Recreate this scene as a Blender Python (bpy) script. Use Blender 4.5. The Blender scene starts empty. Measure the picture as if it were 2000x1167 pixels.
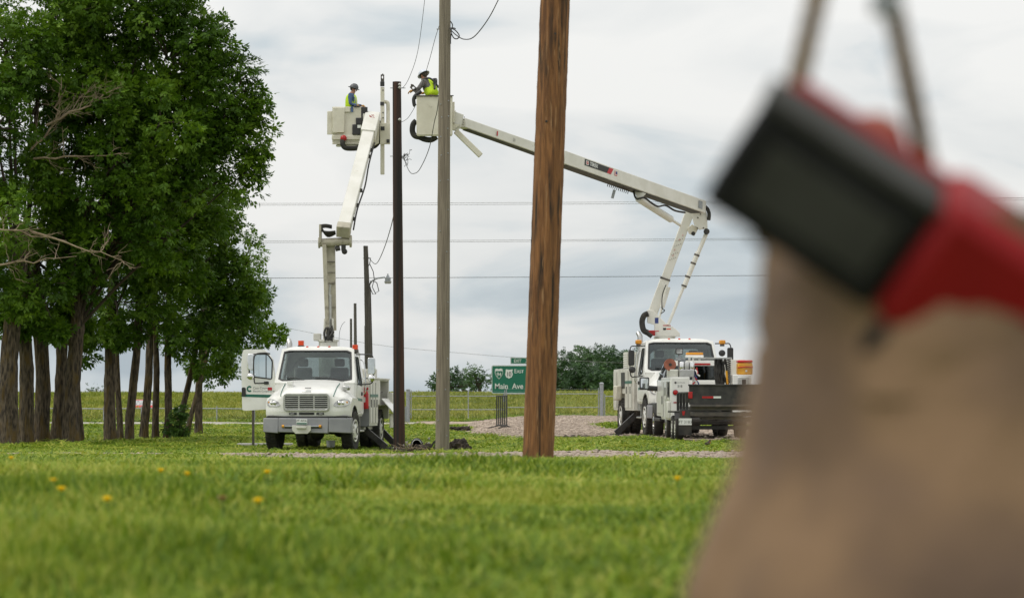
import bpy, bmesh, math, random
import numpy as np
from mathutils import Vector, Matrix, noise as mnoise
R = math.radians
random.seed(7)
rng = np.random.default_rng(7)
sc = bpy.context.scene
COL = sc.collection

# ------------------------------------------------------------------ camera
CAMZ, F, HZ = 1.5, 4722.2, 778.0          # eye height, focal length in photo pixels, horizon row
cam_d = bpy.data.cameras.new('camera'); cam = bpy.data.objects.new('camera', cam_d); COL.objects.link(cam)
cam.location = (0, 0, CAMZ); cam.rotation_euler = (R(90), 0, 0)
cam_d.sensor_width = 36; cam_d.lens = 85; cam_d.shift_y = (HZ - 583.5) / 2000
cam_d.clip_start = .05; cam_d.clip_end = 12000
cam_d.dof.use_dof = True; cam_d.dof.focus_distance = 62; cam_d.dof.aperture_fstop = 3.6
sc.camera = cam
sc.render.resolution_x, sc.render.resolution_y = 1024, 597
sc.view_settings.view_transform = 'Standard'; sc.view_settings.look = 'None'
sc.view_settings.exposure = 0.0; sc.view_settings.gamma = 1

# ------------------------------------------------------------------ sky
SUN_EL, SUN_AZ = 58, 252                   # degrees; azimuth clockwise from +Y
w = bpy.data.worlds.new('World'); sc.world = w; w.use_nodes = True
nt = w.node_tree; nt.nodes.clear()
def N(t, typ, **kw):
    n = t.nodes.new(typ)
    for k, v in kw.items(): setattr(n, k, v)
    return n
def L(t, a, b): t.links.new(a, b)
def ramp(t, stops, interp='LINEAR'):
    n = N(t, 'ShaderNodeValToRGB'); cr = n.color_ramp; cr.interpolation = interp
    while len(cr.elements) < len(stops): cr.elements.new(.5)
    for e, (p, c) in zip(cr.elements, stops):
        e.position = p; e.color = (*c, 1) if len(c) == 3 else c
    return n
def math_n(t, op, a, b=None, c=None):
    n = N(t, 'ShaderNodeMath', operation=op)
    for i, v in enumerate((a, b, c)):
        if v is None: continue
        if isinstance(v, (int, float)): n.inputs[i].default_value = v
        else: L(t, v, n.inputs[i])
    return n.outputs[0]
out = N(nt, 'ShaderNodeOutputWorld')
sky = N(nt, 'ShaderNodeTexSky', sky_type='NISHITA', sun_disc=False)
sky.sun_elevation = R(SUN_EL); sky.sun_rotation = R(SUN_AZ)
sky.air_density = 1.2; sky.dust_density = 2.5
bg1 = N(nt, 'ShaderNodeBackground'); L(nt, sky.outputs[0], bg1.inputs[0]); bg1.inputs[1].default_value = .09
tc = N(nt, 'ShaderNodeTexCoord')
sep = N(nt, 'ShaderNodeSeparateXYZ'); L(nt, tc.outputs['Generated'], sep.inputs[0])
mp = N(nt, 'ShaderNodeMapping'); mp.inputs['Scale'].default_value = (5, 5, 15); mp.inputs['Location'].default_value = (3.1, 1.7, .35)
L(nt, tc.outputs['Generated'], mp.inputs[0])
n1 = N(nt, 'ShaderNodeTexNoise'); n1.inputs['Scale'].default_value = 1.7; n1.inputs['Detail'].default_value = 7
n1.inputs['Roughness'].default_value = .46; n1.inputs['Distortion'].default_value = .35; L(nt, mp.outputs[0], n1.inputs[0])
z = math_n(nt, 'MAXIMUM', sep.outputs[2], 0)
cr = ramp(nt, [(.32, (.46, .53, .58)), (.43, (.61, .67, .70)), (.52, (.79, .805, .80)), (.66, (.89, .89, .87))])
lift = math_n(nt, 'MULTIPLY_ADD', math_n(nt, 'MINIMUM', z, .16), 1.5, n1.outputs[0])     # thicker, paler cloud higher up
lift = math_n(nt, 'SUBTRACT', lift, .085)
L(nt, lift, cr.inputs[0])
bg2 = N(nt, 'ShaderNodeBackground'); L(nt, cr.outputs[0], bg2.inputs[0])
L(nt, math_n(nt, 'MULTIPLY_ADD', z, .55, .97), bg2.inputs[1])                              # overcast: brighter overhead
mx = N(nt, 'ShaderNodeMixShader'); mx.inputs[0].default_value = .94
L(nt, bg1.outputs[0], mx.inputs[1]); L(nt, bg2.outputs[0], mx.inputs[2]); L(nt, mx.outputs[0], out.inputs[0])

sun_d = bpy.data.lights.new('sun', 'SUN'); sun = bpy.data.objects.new('sun', sun_d); COL.objects.link(sun)
sun_d.energy = 1.4; sun_d.angle = R(28); sun_d.color = (1, .95, .87)
az, el = R(SUN_AZ), R(SUN_EL)
sdir = Vector((math.sin(az) * math.cos(el), math.cos(az) * math.cos(el), math.sin(el)))
sun.rotation_euler = sdir.to_track_quat('Z', 'Y').to_euler(); sun.location = (-10, -10, 40)

# ------------------------------------------------------------------ helpers
def P(px, py, Y):                          # photo pixel at depth Y -> world point
    return Vector(((px - 1000) / F * Y, Y, CAMZ + (HZ - py) / F * Y))
def V(*a): return Vector(a)
class MB:
    def __init__(s): s.v = []; s.f = []
    def add(s, vs, fs):
        o = len(s.v); s.v += [tuple(p) for p in vs]; s.f += [tuple(i + o for i in f) for f in fs]; return s
    def hexa(s, p):
        return s.add(p, [(0, 3, 2, 1), (4, 5, 6, 7), (0, 1, 5, 4), (1, 2, 6, 5), (2, 3, 7, 6), (3, 0, 4, 7)])
    def box(s, c, d, rot=None):
        x, y, zz = (k / 2 for k in d); c = Vector(c)
        q = [Vector(t) for t in ((-x, -y, -zz), (x, -y, -zz), (x, y, -zz), (-x, y, -zz), (-x, -y, zz), (x, -y, zz), (x, y, zz), (-x, y, zz))]
        if rot is not None: q = [rot @ t for t in q]
        return s.hexa([c + t for t in q])
    def bx(s, x0, x1, y0, y1, z0, z1):
        return s.box(((x0 + x1) / 2, (y0 + y1) / 2, (z0 + z1) / 2), (x1 - x0, y1 - y0, z1 - z0))
    def beam(s, a, b, w1, h1, w2=None, h2=None, up=(0, 0, 1)):
        a, b = Vector(a), Vector(b); w2 = w1 if w2 is None else w2; h2 = h1 if h2 is None else h2
        d = (b - a).normalized(); r = d.cross(Vector(up)).normalized(); u = r.cross(d)
        p = [a - r * w1 / 2 - u * h1 / 2, a + r * w1 / 2 - u * h1 / 2, a + r * w1 / 2 + u * h1 / 2, a - r * w1 / 2 + u * h1 / 2,
             b - r * w2 / 2 - u * h2 / 2, b + r * w2 / 2 - u * h2 / 2, b + r * w2 / 2 + u * h2 / 2, b - r * w2 / 2 + u * h2 / 2]
        return s.hexa(p)
    def tube(s, pts, r, n=8, cap=True):
        pts = [Vector(p) for p in pts]; m = len(pts)
        rr = r if isinstance(r, (list, tuple)) else [r] * m
        o = len(s.v); ref = None
        for i, p in enumerate(pts):
            d = (pts[min(i + 1, m - 1)] - pts[max(i - 1, 0)]).normalized()
            if ref is None: ref = d.orthogonal().normalized()
            ref = (ref - d * ref.dot(d)); ref = ref.normalized() if ref.length > 1e-6 else d.orthogonal().normalized()
            b = d.cross(ref)
            for k in range(n):
                t = 2 * math.pi * k / n
                s.v.append(tuple(p + (ref * math.cos(t) + b * math.sin(t)) * rr[i]))
        for i in range(m - 1):
            for k in range(n):
                k2 = (k + 1) % n
                s.f.append((o + i * n + k, o + i * n + k2, o + (i + 1) * n + k2, o + (i + 1) * n + k))
        if cap:
            s.f.append(tuple(o + k for k in reversed(range(n)))); s.f.append(tuple(o + (m - 1) * n + k for k in range(n)))
        return s
    def cyl(s, a, b, r, r2=None, n=16): return s.tube([a, b], [r, r if r2 is None else r2], n)
    def lathe(s, prof, c=(0, 0, 0), axis='z', n=20, squash=1):        # prof: (radius, along axis)
        o = len(s.v); c = Vector(c)
        for r, h in prof:
            for k in range(n):
                t = 2 * math.pi * k / n; a, b = r * math.cos(t), r * math.sin(t) * squash
                s.v.append(tuple(c + (V(a, b, h) if axis == 'z' else V(h, a, b) if axis == 'x' else V(a, h, b))))
        for i in range(len(prof) - 1):
            for k in range(n):
                k2 = (k + 1) % n
                s.f.append((o + i * n + k, o + i * n + k2, o + (i + 1) * n + k2, o + (i + 1) * n + k))
        s.f.append(tuple(o + k for k in reversed(range(n)))); s.f.append(tuple(o + (len(prof) - 1) * n + k for k in range(n)))
        return s
    def prism(s, poly, fn, d):                                         # poly 2D; fn(u,v,t) -> point, t in 0..d
        n = len(poly)
        return s.add([fn(u, v, 0) for u, v in poly] + [fn(u, v, d) for u, v in poly],
                     [tuple(reversed(range(n))), tuple(range(n, 2 * n))] + [(i, (i + 1) % n, n + (i + 1) % n, n + i) for i in range(n)])
    def ring(s, outer, inner, fn, d):                                  # plate with a hole, same point counts
        n = len(outer); o = len(s.v)
        s.v += [tuple(fn(u, v, t)) for t in (0, d) for lst in (outer, inner) for u, v in lst]
        A, B, C, D = o, o + n, o + 2 * n, o + 3 * n
        for i in range(n):
            j = (i + 1) % n
            s.f += [(A + i, B + i, B + j, A + j), (C + i, C + j, D + j, D + i), (A + i, A + j, C + j, C + i), (B + i, D + i, D + j, B + j)]
        return s
    def grid(s, fn, nu, nv):
        o = len(s.v)
        s.v += [tuple(fn(i / nu, j / nv)) for j in range(nv + 1) for i in range(nu + 1)]
        s.f += [(o + j * (nu + 1) + i, o + j * (nu + 1) + i + 1, o + (j + 1) * (nu + 1) + i + 1, o + (j + 1) * (nu + 1) + i) for j in range(nv) for i in range(nu)]
        return s
    def ball(s, c, r, n=12, m=8, sq=(1, 1, 1)):
        c = Vector(c); pr = [(math.sin(math.pi * (i + .02) / (m + .04)) , -math.cos(math.pi * (i + .02) / (m + .04))) for i in range(m + 1)]
        o = len(s.v); s.lathe([(max(a, .02) * r, b * r) for a, b in pr], (0, 0, 0), 'z', n)
        s.v[o:] = [tuple(c + V(p[0] * sq[0], p[1] * sq[1], p[2] * sq[2])) for p in s.v[o:]]
        return s
def rr(x0, y0, x1, y1, r, n=4):             # rounded rectangle, counter clockwise
    p = []
    for cx, cy, a in ((x1 - r, y0 + r, -90), (x1 - r, y1 - r, 0), (x0 + r, y1 - r, 90), (x0 + r, y0 + r, 180)):
        for k in range(n + 1):
            t = R(a + 90 * k / n); p.append((cx + r * math.cos(t), cy + r * math.sin(t)))
    return p
def quadmap(c):                              # unit square -> quad of 3D corners (bl, br, tr, tl), t along normal
    c = [Vector(p) for p in c]; nrm = (c[1] - c[0]).cross(c[3] - c[0]).normalized()
    return lambda u, v, t=0: (c[0] * (1 - u) + c[1] * u) * (1 - v) + (c[3] * (1 - u) + c[2] * u) * v + nrm * t
def inv_of(o):
    return (Matrix.Translation(o.location) @ o.rotation_euler.to_matrix().to_4x4() @ Matrix.Diagonal((*o.scale, 1))).inverted()
def obj(name, mb, mat, parent=None, smooth=35, bevel=0, world=None):
    me = bpy.data.meshes.new(name)
    vs = mb.v
    if world is not None:
        iv = inv_of(world); vs = [tuple(iv @ Vector(p)) for p in vs]
    me.from_pydata(vs, [], mb.f)
    if isinstance(mat, str): mat = MT[mat]
    me.materials.append(mat)
    bm = bmesh.new(); bm.from_mesh(me); bmesh.ops.recalc_face_normals(bm, faces=bm.faces); bm.to_mesh(me); bm.free()
    if smooth:
        me.shade_smooth(); me.set_sharp_from_angle(angle=R(smooth))
    o = bpy.data.objects.new(name, me); COL.objects.link(o)
    if parent: o.parent = parent
    if bevel:
        b = o.modifiers.new('bevel', 'BEVEL'); b.width = bevel; b.segments = 2; b.limit_method = 'ANGLE'; b.angle_limit = R(40)
    return o
def tag(o, label, cat, group=None, kind=None):
    if label: o['label'] = label
    if cat: o['category'] = cat
    if group: o['group'] = group
    if kind: o['kind'] = kind
    return o
def struct(o): o['kind'] = 'structure'; return o
def thing(name, label, cat, loc=(0, 0, 0), rz=0, group=None):
    o = bpy.data.objects.new(name, None); COL.objects.link(o); o.empty_display_size = .3
    o.location = loc; o.rotation_euler = (0, 0, rz)
    return tag(o, label, cat, group)
def text(name, body, size, mat, parent, fn, align='CENTER', world=None, thick=.0):
    """flat lettering laid on a surface; fn(u,v) maps text metres to a point"""
    cu = bpy.data.curves.new('t', 'FONT'); cu.body = body; cu.size = size; cu.align_x = align; cu.offset = thick
    t = bpy.data.objects.new('t', cu); COL.objects.link(t)
    me = bpy.data.meshes.new_from_object(t.evaluated_get(bpy.context.evaluated_depsgraph_get()))
    bpy.data.objects.remove(t); bpy.data.curves.remove(cu)
    iv = inv_of(world) if world is not None else Matrix()
    for v in me.vertices: v.co = iv @ Vector(fn(v.co.x, v.co.y))
    me.materials.clear(); me.materials.append(MT[mat]); me.name = name
    o = bpy.data.objects.new(name, me); COL.objects.link(o); o.parent = parent
    return o

# ------------------------------------------------------------------ materials
MT = {}
def mat(name, c1, c2=None, scale=4, rough=.5, metal=0, bump=0, bscale=None, stretch=(1, 1, 1), lo=.4, hi=.62, detail=5, coat=0, coords='Object', spec=None, dist=0):
    m = bpy.data.materials.new(name); m.use_nodes = True; t = m.node_tree; b = t.nodes['Principled BSDF']
    b.inputs['Roughness'].default_value = rough; b.inputs['Metallic'].default_value = metal
    if coat: b.inputs['Coat Weight'].default_value = coat; b.inputs['Coat Roughness'].default_value = .08
    if spec is not None: b.inputs['Specular IOR Level'].default_value = spec
    tc = N(t, 'ShaderNodeTexCoord'); mp = N(t, 'ShaderNodeMapping'); mp.inputs['Scale'].default_value = stretch
    if coords == 'World': g = N(t, 'ShaderNodeNewGeometry'); L(t, g.outputs['Position'], mp.inputs[0])
    else: L(t, tc.outputs[coords], mp.inputs[0])
    n = N(t, 'ShaderNodeTexNoise'); n.inputs['Scale'].default_value = scale; n.inputs['Detail'].default_value = detail; n.inputs['Distortion'].default_value = dist
    L(t, mp.outputs[0], n.inputs[0])
    c2 = c2 or tuple(k * .86 for k in c1)
    cr = ramp(t, [(lo, c1), (hi, c2)]); L(t, n.outputs[0], cr.inputs[0]); L(t, cr.outputs[0], b.inputs['Base Color'])
    if bump:
        n2 = N(t, 'ShaderNodeTexNoise'); n2.inputs['Scale'].default_value = bscale or scale * 4; n2.inputs['Detail'].default_value = 6
        L(t, mp.outputs[0], n2.inputs[0]); bp = N(t, 'ShaderNodeBump'); bp.inputs['Strength'].default_value = bump; bp.inputs['Distance'].default_value = .02
        L(t, n2.outputs[0], bp.inputs['Height']); L(t, bp.outputs[0], b.inputs['Normal'])
    MT[name] = m; return m
def three(name, c3, scale, lo, hi, **k):    # a third colour in patches over mat()
    m = MT[name]; t = m.node_tree; b = t.nodes['Principled BSDF']; src = b.inputs['Base Color'].links[0].from_socket
    mp = [n for n in t.nodes if n.bl_idname == 'ShaderNodeMapping'][0]
    n = N(t, 'ShaderNodeTexNoise'); n.inputs['Scale'].default_value = scale; n.inputs['Detail'].default_value = k.get('detail', 6); L(t, mp.outputs[0], n.inputs[0])
    cr = ramp(t, [(lo, (0, 0, 0)), (hi, (1, 1, 1))]); L(t, n.outputs[0], cr.inputs[0])
    mx = N(t, 'ShaderNodeMix', data_type='RGBA'); L(t, cr.outputs[0], mx.inputs[0]); L(t, src, mx.inputs[6]); mx.inputs[7].default_value = (*c3, 1)
    L(t, mx.outputs[2], b.inputs['Base Color'])
mat('white_paint', (.80, .80, .77), (.74, .74, .70), 2.5, .32, bump=.02, coat=.4); three('white_paint', (.60, .58, .53), 5, .66, .8)
mat('boom_white', (.70, .69, .64), (.63, .62, .56), 2, .4); three('boom_white', (.52, .49, .42), 7, .66, .82)
mat('fibreglass', (.66, .63, .53), (.58, .55, .45), 3, .5); three('fibreglass', (.42, .39, .31), 6, .64, .8)
mat('boom_dirty', (.46, .43, .34), (.37, .345, .27), 3, .55); three('boom_dirty', (.22, .20, .155), 6, .56, .74)
mat('body_white', (.66, .66, .60), (.56, .55, .49), 2, .42); three('body_white', (.42, .40, .35), 4, .62, .8)
mat('bumper_grey', (.28, .285, .30), (.24, .245, .26), 3, .5)
mat('chrome', (.80, .80, .80), (.7, .7, .7), 6, .12, 1)
mat('aluminium', (.55, .55, .54), (.45, .45, .44), 9, .35, .9)
mat('galvanised', (.36, .38, .40), (.28, .30, .32), 14, .5, .55)
mat('black_plastic', (.02, .02, .021), (.03, .03, .03), 8, .5)
mat('black_steel', (.018, .018, .018), (.045, .042, .038), 5, .55, bump=.05)
mat('dark_steel', (.06, .055, .05), (.10, .085, .07), 6, .6)
mat('rubber', (.018, .018, .017), (.045, .042, .036), 5, .85, bump=.15, bscale=40)
mat('mirror_glass', (.75, .78, .8), (.7, .73, .75), 2, .03, 1)
mat('orange_lens', (.75, .07, .01), (.6, .05, .01), 5, .25)
mat('amber_lens', (.72, .30, .02), (.6, .24, .02), 5, .25)
mat('red_lens', (.40, .012, .012), (.3, .01, .01), 5, .2)
mat('clear_lens', (.55, .56, .56), (.25, .25, .25), 9, .12, .3)
mat('red_paint', (.55, .018, .02), (.42, .012, .015), 4, .35)
mat('yellow_case', (.72, .36, .02), (.62, .28, .015), 6, .45)
mat('green_stripe', (.01, .13, .09), (.012, .11, .075), 5, .4)
mat('sign_green', (.004, .145, .088), (.005, .13, .078), .6, .45)
mat('sign_white', (.72, .74, .72), (.66, .68, .66), 4, .45)
mat('print_black', (.015, .015, .016), (.02, .02, .02), 4, .5)
mat('print_grey', (.12, .13, .13), (.1, .1, .1), 4, .5)
mat('print_red', (.5, .02, .03), (.42, .02, .03), 4, .5)
mat('print_blue', (.03, .05, .2), (.03, .05, .18), 4, .5)
mat('seat_grey', (.16, .16, .155), (.12, .12, .115), 6, .9)
mat('seat_pale', (.45, .45, .43), (.38, .38, .36), 6, .9)
mat('hi_vis', (.58, .80, .015), (.48, .70, .012), 5, .7, bump=.1)
mat('silver_tape', (.55, .56, .55), (.45, .46, .45), 9, .4)
mat('denim_shirt', (.075, .125, .24), (.055, .09, .175), 9, .9, bump=.1)
mat('grey_shirt', (.13, .125, .12), (.10, .095, .09), 9, .9, bump=.1)
mat('trousers', (.04, .045, .06), (.03, .035, .05), 9, .9)
mat('skin', (.42, .21, .14), (.36, .17, .11), 12, .55)
mat('glove_leather', (.55, .30, .08), (.45, .23, .06), 12, .8)
mat('hat_grey', (.075, .08, .085), (.06, .065, .07), 6, .4)
mat('hat_white', (.62, .66, .74), (.52, .56, .64), 9, .35)
mat('concrete', (.36, .35, .33), (.28, .27, .25), 6, .9, bump=.3)
mat('canvas', (.225, .14, .080), (.18, .112, .064), 6, .92, bump=.2, bscale=60); three('canvas', (.125, .080, .056), 6, .46, .64)
mat('canvas_dark', (.20, .13, .08), (.16, .10, .06), 6, .92, bump=.2, bscale=60)
mat('rope', (.15, .088, .014), (.10, .058, .01), 30, .95, bump=.5, bscale=120)
mat('battery_black', (.008, .008, .009), (.013, .013, .014), 12, .8, spec=.25)
mat('battery_grey', (.035, .035, .032), (.045, .045, .042), 12, .8, spec=.25)
mat('tool_red', (.24, .002, .004), (.18, .0015, .003), 6, .6, spec=.25)
mat('handle_wood', (.36, .12, .075), (.28, .09, .055), 6, .6)
mat('soil', (.022, .017, .012), (.055, .042, .03), 6, .95, bump=.8)
mat('clod', (.05, .04, .03), (.11, .09, .065), 9, .95, bump=.6)
mat('pebble', (.40, .33, .27), (.26, .21, .17), 3, .9, coords='World', lo=.35, hi=.65)
mat('dandelion', (.92, .72, .015), (.86, .62, .012), 20, .8)
mat('stem', (.12, .22, .04), (.1, .18, .03), 9, .7)
mat('ceramic', (.5, .5, .48), (.4, .4, .38), 9, .3)
mat('wire', (.025, .025, .027), (.04, .04, .04), 9, .6)
mat('wire_pale', (.22, .22, .22), (.18, .18, .18), 9, .5)
mat('robin_back', (.07, .055, .045), (.05, .04, .03), 30, .9)
mat('robin_breast', (.38, .10, .02), (.3, .08, .02), 30, .9)
mat('straw', (.42, .30, .13), (.3, .2, .09), 9, .9)
# wood for the poles
mat('pole_brown', (.28, .125, .043), (.125, .052, .018), 3.2, .85, bump=.9, bscale=9, stretch=(8, 8, .55), lo=.36, hi=.64, detail=10, dist=.8)
three('pole_brown', (.035, .019, .010), 2.4, .52, .68); three('pole_brown', (.34, .19, .09), 4.2, .60, .72)
mat('pole_grey', (.235, .205, .155), (.14, .12, .09), 4, .9, bump=.5, bscale=8, stretch=(9, 9, .35), lo=.36, hi=.66, detail=8)
mat('pole_tarred', (.009, .007, .006), (.055, .019, .009), 2.0, .75, bump=.4, bscale=8, stretch=(3.5, 3.5, .10), lo=.42, hi=.62, detail=6)
mat('pole_old', (.11, .10, .085), (.06, .055, .048), 4, .9, bump=.5, stretch=(8, 8, .3))
mat('bark', (.120, .092, .060), (.026, .020, .013), 3.2, .95, bump=1.0, bscale=6, stretch=(5, 5, 1.1), lo=.36, hi=.62, detail=8)
three('bark', (.095, .062, .016), 1.1, .52, .66)
mat('dead_wood', (.30, .235, .16), (.22, .165, .11), 6, .95)
mat('limb_bark', (.06, .045, .03), (.035, .026, .018), 4, .95)
mat('far_trunk', (.07, .06, .045), (.04, .035, .025), 1, .95)
def glass(name, tint, fac):
    m = bpy.data.materials.new(name); m.use_nodes = True; t = m.node_tree; t.nodes.clear()
    o = N(t, 'ShaderNodeOutputMaterial'); tr = N(t, 'ShaderNodeBsdfTransparent'); tr.inputs[0].default_value = (*tint, 1)
    g = N(t, 'ShaderNodeBsdfGlossy'); g.inputs['Roughness'].default_value = .02; g.inputs[0].default_value = (.9, .93, .95, 1)
    fr = N(t, 'ShaderNodeFresnel'); fr.inputs[0].default_value = 1.5
    n = N(t, 'ShaderNodeTexNoise'); n.inputs['Scale'].default_value = 2.5
    f = math_n(t, 'MULTIPLY_ADD', n.outputs[0], fac, math_n(t, 'MULTIPLY', fr.outputs[0], .9))
    mx = N(t, 'ShaderNodeMixShader'); L(t, f, mx.inputs[0]); L(t, tr.outputs[0], mx.inputs[1]); L(t, g.outputs[0], mx.inputs[2]); L(t, mx.outputs[0], o.inputs[0])
    MT[name] = m
glass('windscreen', (.55, .60, .59), .04); glass('clear_glass', (.8, .84, .84), .06)
def leafmat(name, stops, trans, scale=.5, rough=.55, rnd=.5):
    m = bpy.data.materials.new(name); m.use_nodes = True; t = m.node_tree; t.nodes.clear()
    o = N(t, 'ShaderNodeOutputMaterial'); b = N(t, 'ShaderNodeBsdfPrincipled'); b.inputs['Roughness'].default_value = rough; b.inputs['Specular IOR Level'].default_value = .3
    g = N(t, 'ShaderNodeNewGeometry'); n = N(t, 'ShaderNodeTexNoise'); n.inputs['Scale'].default_value = scale; n.inputs['Detail'].default_value = 3
    L(t, g.outputs['Position'], n.inputs[0])
    a = N(t, 'ShaderNodeAttribute', attribute_name='tone')
    f = math_n(t, 'MULTIPLY_ADD', math_n(t, 'SUBTRACT', a.outputs['Fac'], .5), rnd, n.outputs[0])
    cr = ramp(t, stops); L(t, f, cr.inputs[0]); L(t, cr.outputs[0], b.inputs['Base Color'])
    tl = N(t, 'ShaderNodeBsdfTranslucent'); L(t, cr.outputs[0], tl.inputs[0])
    mx = N(t, 'ShaderNodeMixShader'); mx.inputs[0].default_value = trans
    L(t, b.outputs[0], mx.inputs[1]); L(t, tl.outputs[0], mx.inputs[2]); L(t, mx.outputs[0], o.inputs[0]); MT[name] = m
leafmat('ash_leaf', [(.22, (.040, .095, .006)), (.5, (.082, .170, .009)), (.8, (.155, .265, .014))], .34)
leafmat('far_leaf', [(.25, (.022, .055, .018)), (.5, (.035, .085, .022)), (.8, (.065, .13, .03))], .15, .12)
leafmat('grass_blade', [(.27, (.085, .155, .010)), (.42, (.170, .270, .016)), (.56, (.265, .350, .027)), (.76, (.42, .43, .08))], .35, .42, .6, .55)
leafmat('field_blade', [(.28, (.14, .185, .018)), (.5, (.23, .27, .028)), (.8, (.37, .35, .07))], .3, .12, .6, .5)
leafmat('weed_leaf', [(.25, (.04, .10, .015)), (.8, (.09, .17, .03))], .3, 2)

# ------------------------------------------------------------------ terrain
KL = [(-20, 1.0), (0, 1.0), (12, 1.0), (18, .975), (24, .835), (30, .69), (40, .49), (52, .30), (60, .14), (66, .10), (80, .02), (100, .0), (112, .14), (122, .33), (132, .60), (142, .78), (150, .5), (160, .0), (174, .0), (192, .9), (215, 1.72), (235, 1.9), (300, 1.75), (800, 1.6), (9000, 1.6)]
KR = [(-20, 1.0), (0, 1.0), (12, 1.0), (18, .975), (24, .835), (30, .69), (38, .55), (46, .47), (52, .48), (59, .49), (66, .42), (74, .40), (90, .45), (120, .61), (132, .66), (160, 1.0), (200, 1.78), (230, 1.95), (300, 1.8), (800, 1.6), (9000, 1.6)]
def pl(K, y):
    ys = [k[0] for k in K]; zs = [k[1] for k in K]
    return np.interp(y, ys, zs)
def sstep(a, b, x):
    t = np.clip((x - a) / (b - a), 0, 1); return t * t * (3 - 2 * t)
def _G(x, y):
    u = sstep(-2.6, 1.2, x); zz = 0
    for dy, wt in ((-1.5, .25), (0, .5), (1.5, .25)): zz = zz + wt * (pl(KL, y + dy) * (1 - u) + pl(KR, y + dy) * u)
    amp = np.where(y < 60, .012, .02)
    zz = zz + amp * (np.sin(x * 1.3 + y * .7) * np.sin(y * .9 - x * .4) + .6 * np.sin(x * .31 + 1.2) * np.sin(y * .23))
    d = np.exp(-((x + 1.9) / 1.5) ** 2) * np.exp(-((y - 63) / 7) ** 2)      # the dip beside the tarred pole
    return zz - .14 * d
def G(x, y): return float(_G(np.float64(x), np.float64(y)))
def hit(px, py, dz=0):                       # where the ray through a photo pixel meets the ground (+dz)
    prev = None
    for y in np.concatenate([np.arange(3, 140, .1), np.arange(140, 400, 1)]):
        x = (px - 1000) / F * y; d = CAMZ + (HZ - py) / F * y - (G(x, y) + dz)
        if d < 0: return V(x, y, G(x, y))
    return V(x, y, G(x, y))
def on(px, Y): x = (px - 1000) / F * Y; return V(x, Y, G(x, Y))
ys = np.concatenate([np.arange(-20, 140, .5), np.arange(140, 260, 2), np.arange(260, 900, 20), np.geomspace(900, 9000, 20)])
xs = np.concatenate([-np.geomspace(40, 4000, 22)[::-1], np.arange(-39, -16, 1.0), np.arange(-16, 16, .5), np.arange(16, 40, 1.0), np.geomspace(40, 4000, 22)])
def sheet(name, xs, ys, mt, dz=0, mask=None):
    X, Y = np.meshgrid(xs, ys); Z = _G(X, Y) + dz
    nx, ny = len(xs), len(ys)
    me = bpy.data.meshes.new(name)
    I = np.arange(nx * ny).reshape(ny, nx)
    q = np.stack([I[:-1, :-1], I[:-1, 1:], I[1:, 1:], I[1:, :-1]], -1).reshape(-1, 4)
    if mask is not None:
        cx = (X[:-1, :-1] + X[1:, 1:]).ravel() / 2; cy = (Y[:-1, :-1] + Y[1:, 1:]).ravel() / 2
        q = q[mask(cx, cy)]
    me.from_pydata(np.stack([X, Y, Z], -1).reshape(-1, 3), [], q.tolist()); me.shade_smooth(); me.materials.append(MT[mt])
    if mask is not None:
        bm = bmesh.new(); bm.from_mesh(me); bmesh.ops.delete(bm, geom=[v for v in bm.verts if not v.link_faces], context='VERTS'); bm.to_mesh(me); bm.free()
    o = bpy.data.objects.new(name, me); COL.objects.link(o); return struct(o)
mat('lawn', (.11, .16, .02), (.19, .24, .035), .35, .95, bump=.6, bscale=9, coords='World', lo=.36, hi=.66)
three('lawn', (.20, .20, .06), .16, .5, .68)
three('lawn', (.09, .06, .035), 1.1, .66, .74)
mat('gravel', (.42, .335, .26), (.32, .25, .195), .8, .95, bump=.7, bscale=30, coords='World', lo=.35, hi=.65)
three('gravel', (.17, .135, .105), 5, .6, .72)
mat('asphalt_pale', (.40, .38, .33), (.33, .31, .27), .5, .95, coords='World')
sheet('ground', xs, ys, 'lawn')
def nzy(x, s=1): return .9 * np.sin(x * .9 * s) + .5 * np.sin(x * 2.3 * s + 1) + .25 * np.sin(x * 5.1 * s + 2)
sheet('gravel_track', np.arange(-40, 40, .35), np.arange(30, 54, .25), 'gravel', .012,
      lambda x, y: (y > 34.2 + .5 * nzy(x) + 14 * sstep(-2.0, -7.5, x)) & (y < 46.3 + .5 * nzy(x + 7) + 4.5 * sstep(1.2, -3, x)))
def lot(x, y):
    near = 64 + .7 * nzy(x, .6) + 30 * sstep(.8, -1.9, x - (y - 62) * .005) - 5 * sstep(3.2, 4.2, x)
    near = np.where(x > 4, 57 + .4 * nzy(x), near)
    isl = (x > 3.4) & (x < 9) & (y > 84 + nzy(x)) & (y < 96)
    return (y > near) & (y < 122) & (x > -4.6 - .3 * np.sin(y)) & ~isl & ~((x < -2.0 + .3 * np.sin(y * .7)) & (y < 117))
sheet('gravel_lot', np.arange(-6, 26, .3), np.arange(54, 122.4, .4), 'gravel', .014, lot)
sheet('road', np.arange(-60, -4.4, .8), np.arange(116, 122.2, .4), 'asphalt_pale', .02, lambda x, y: (y > 117.5) & (y < 121.0))

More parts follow.
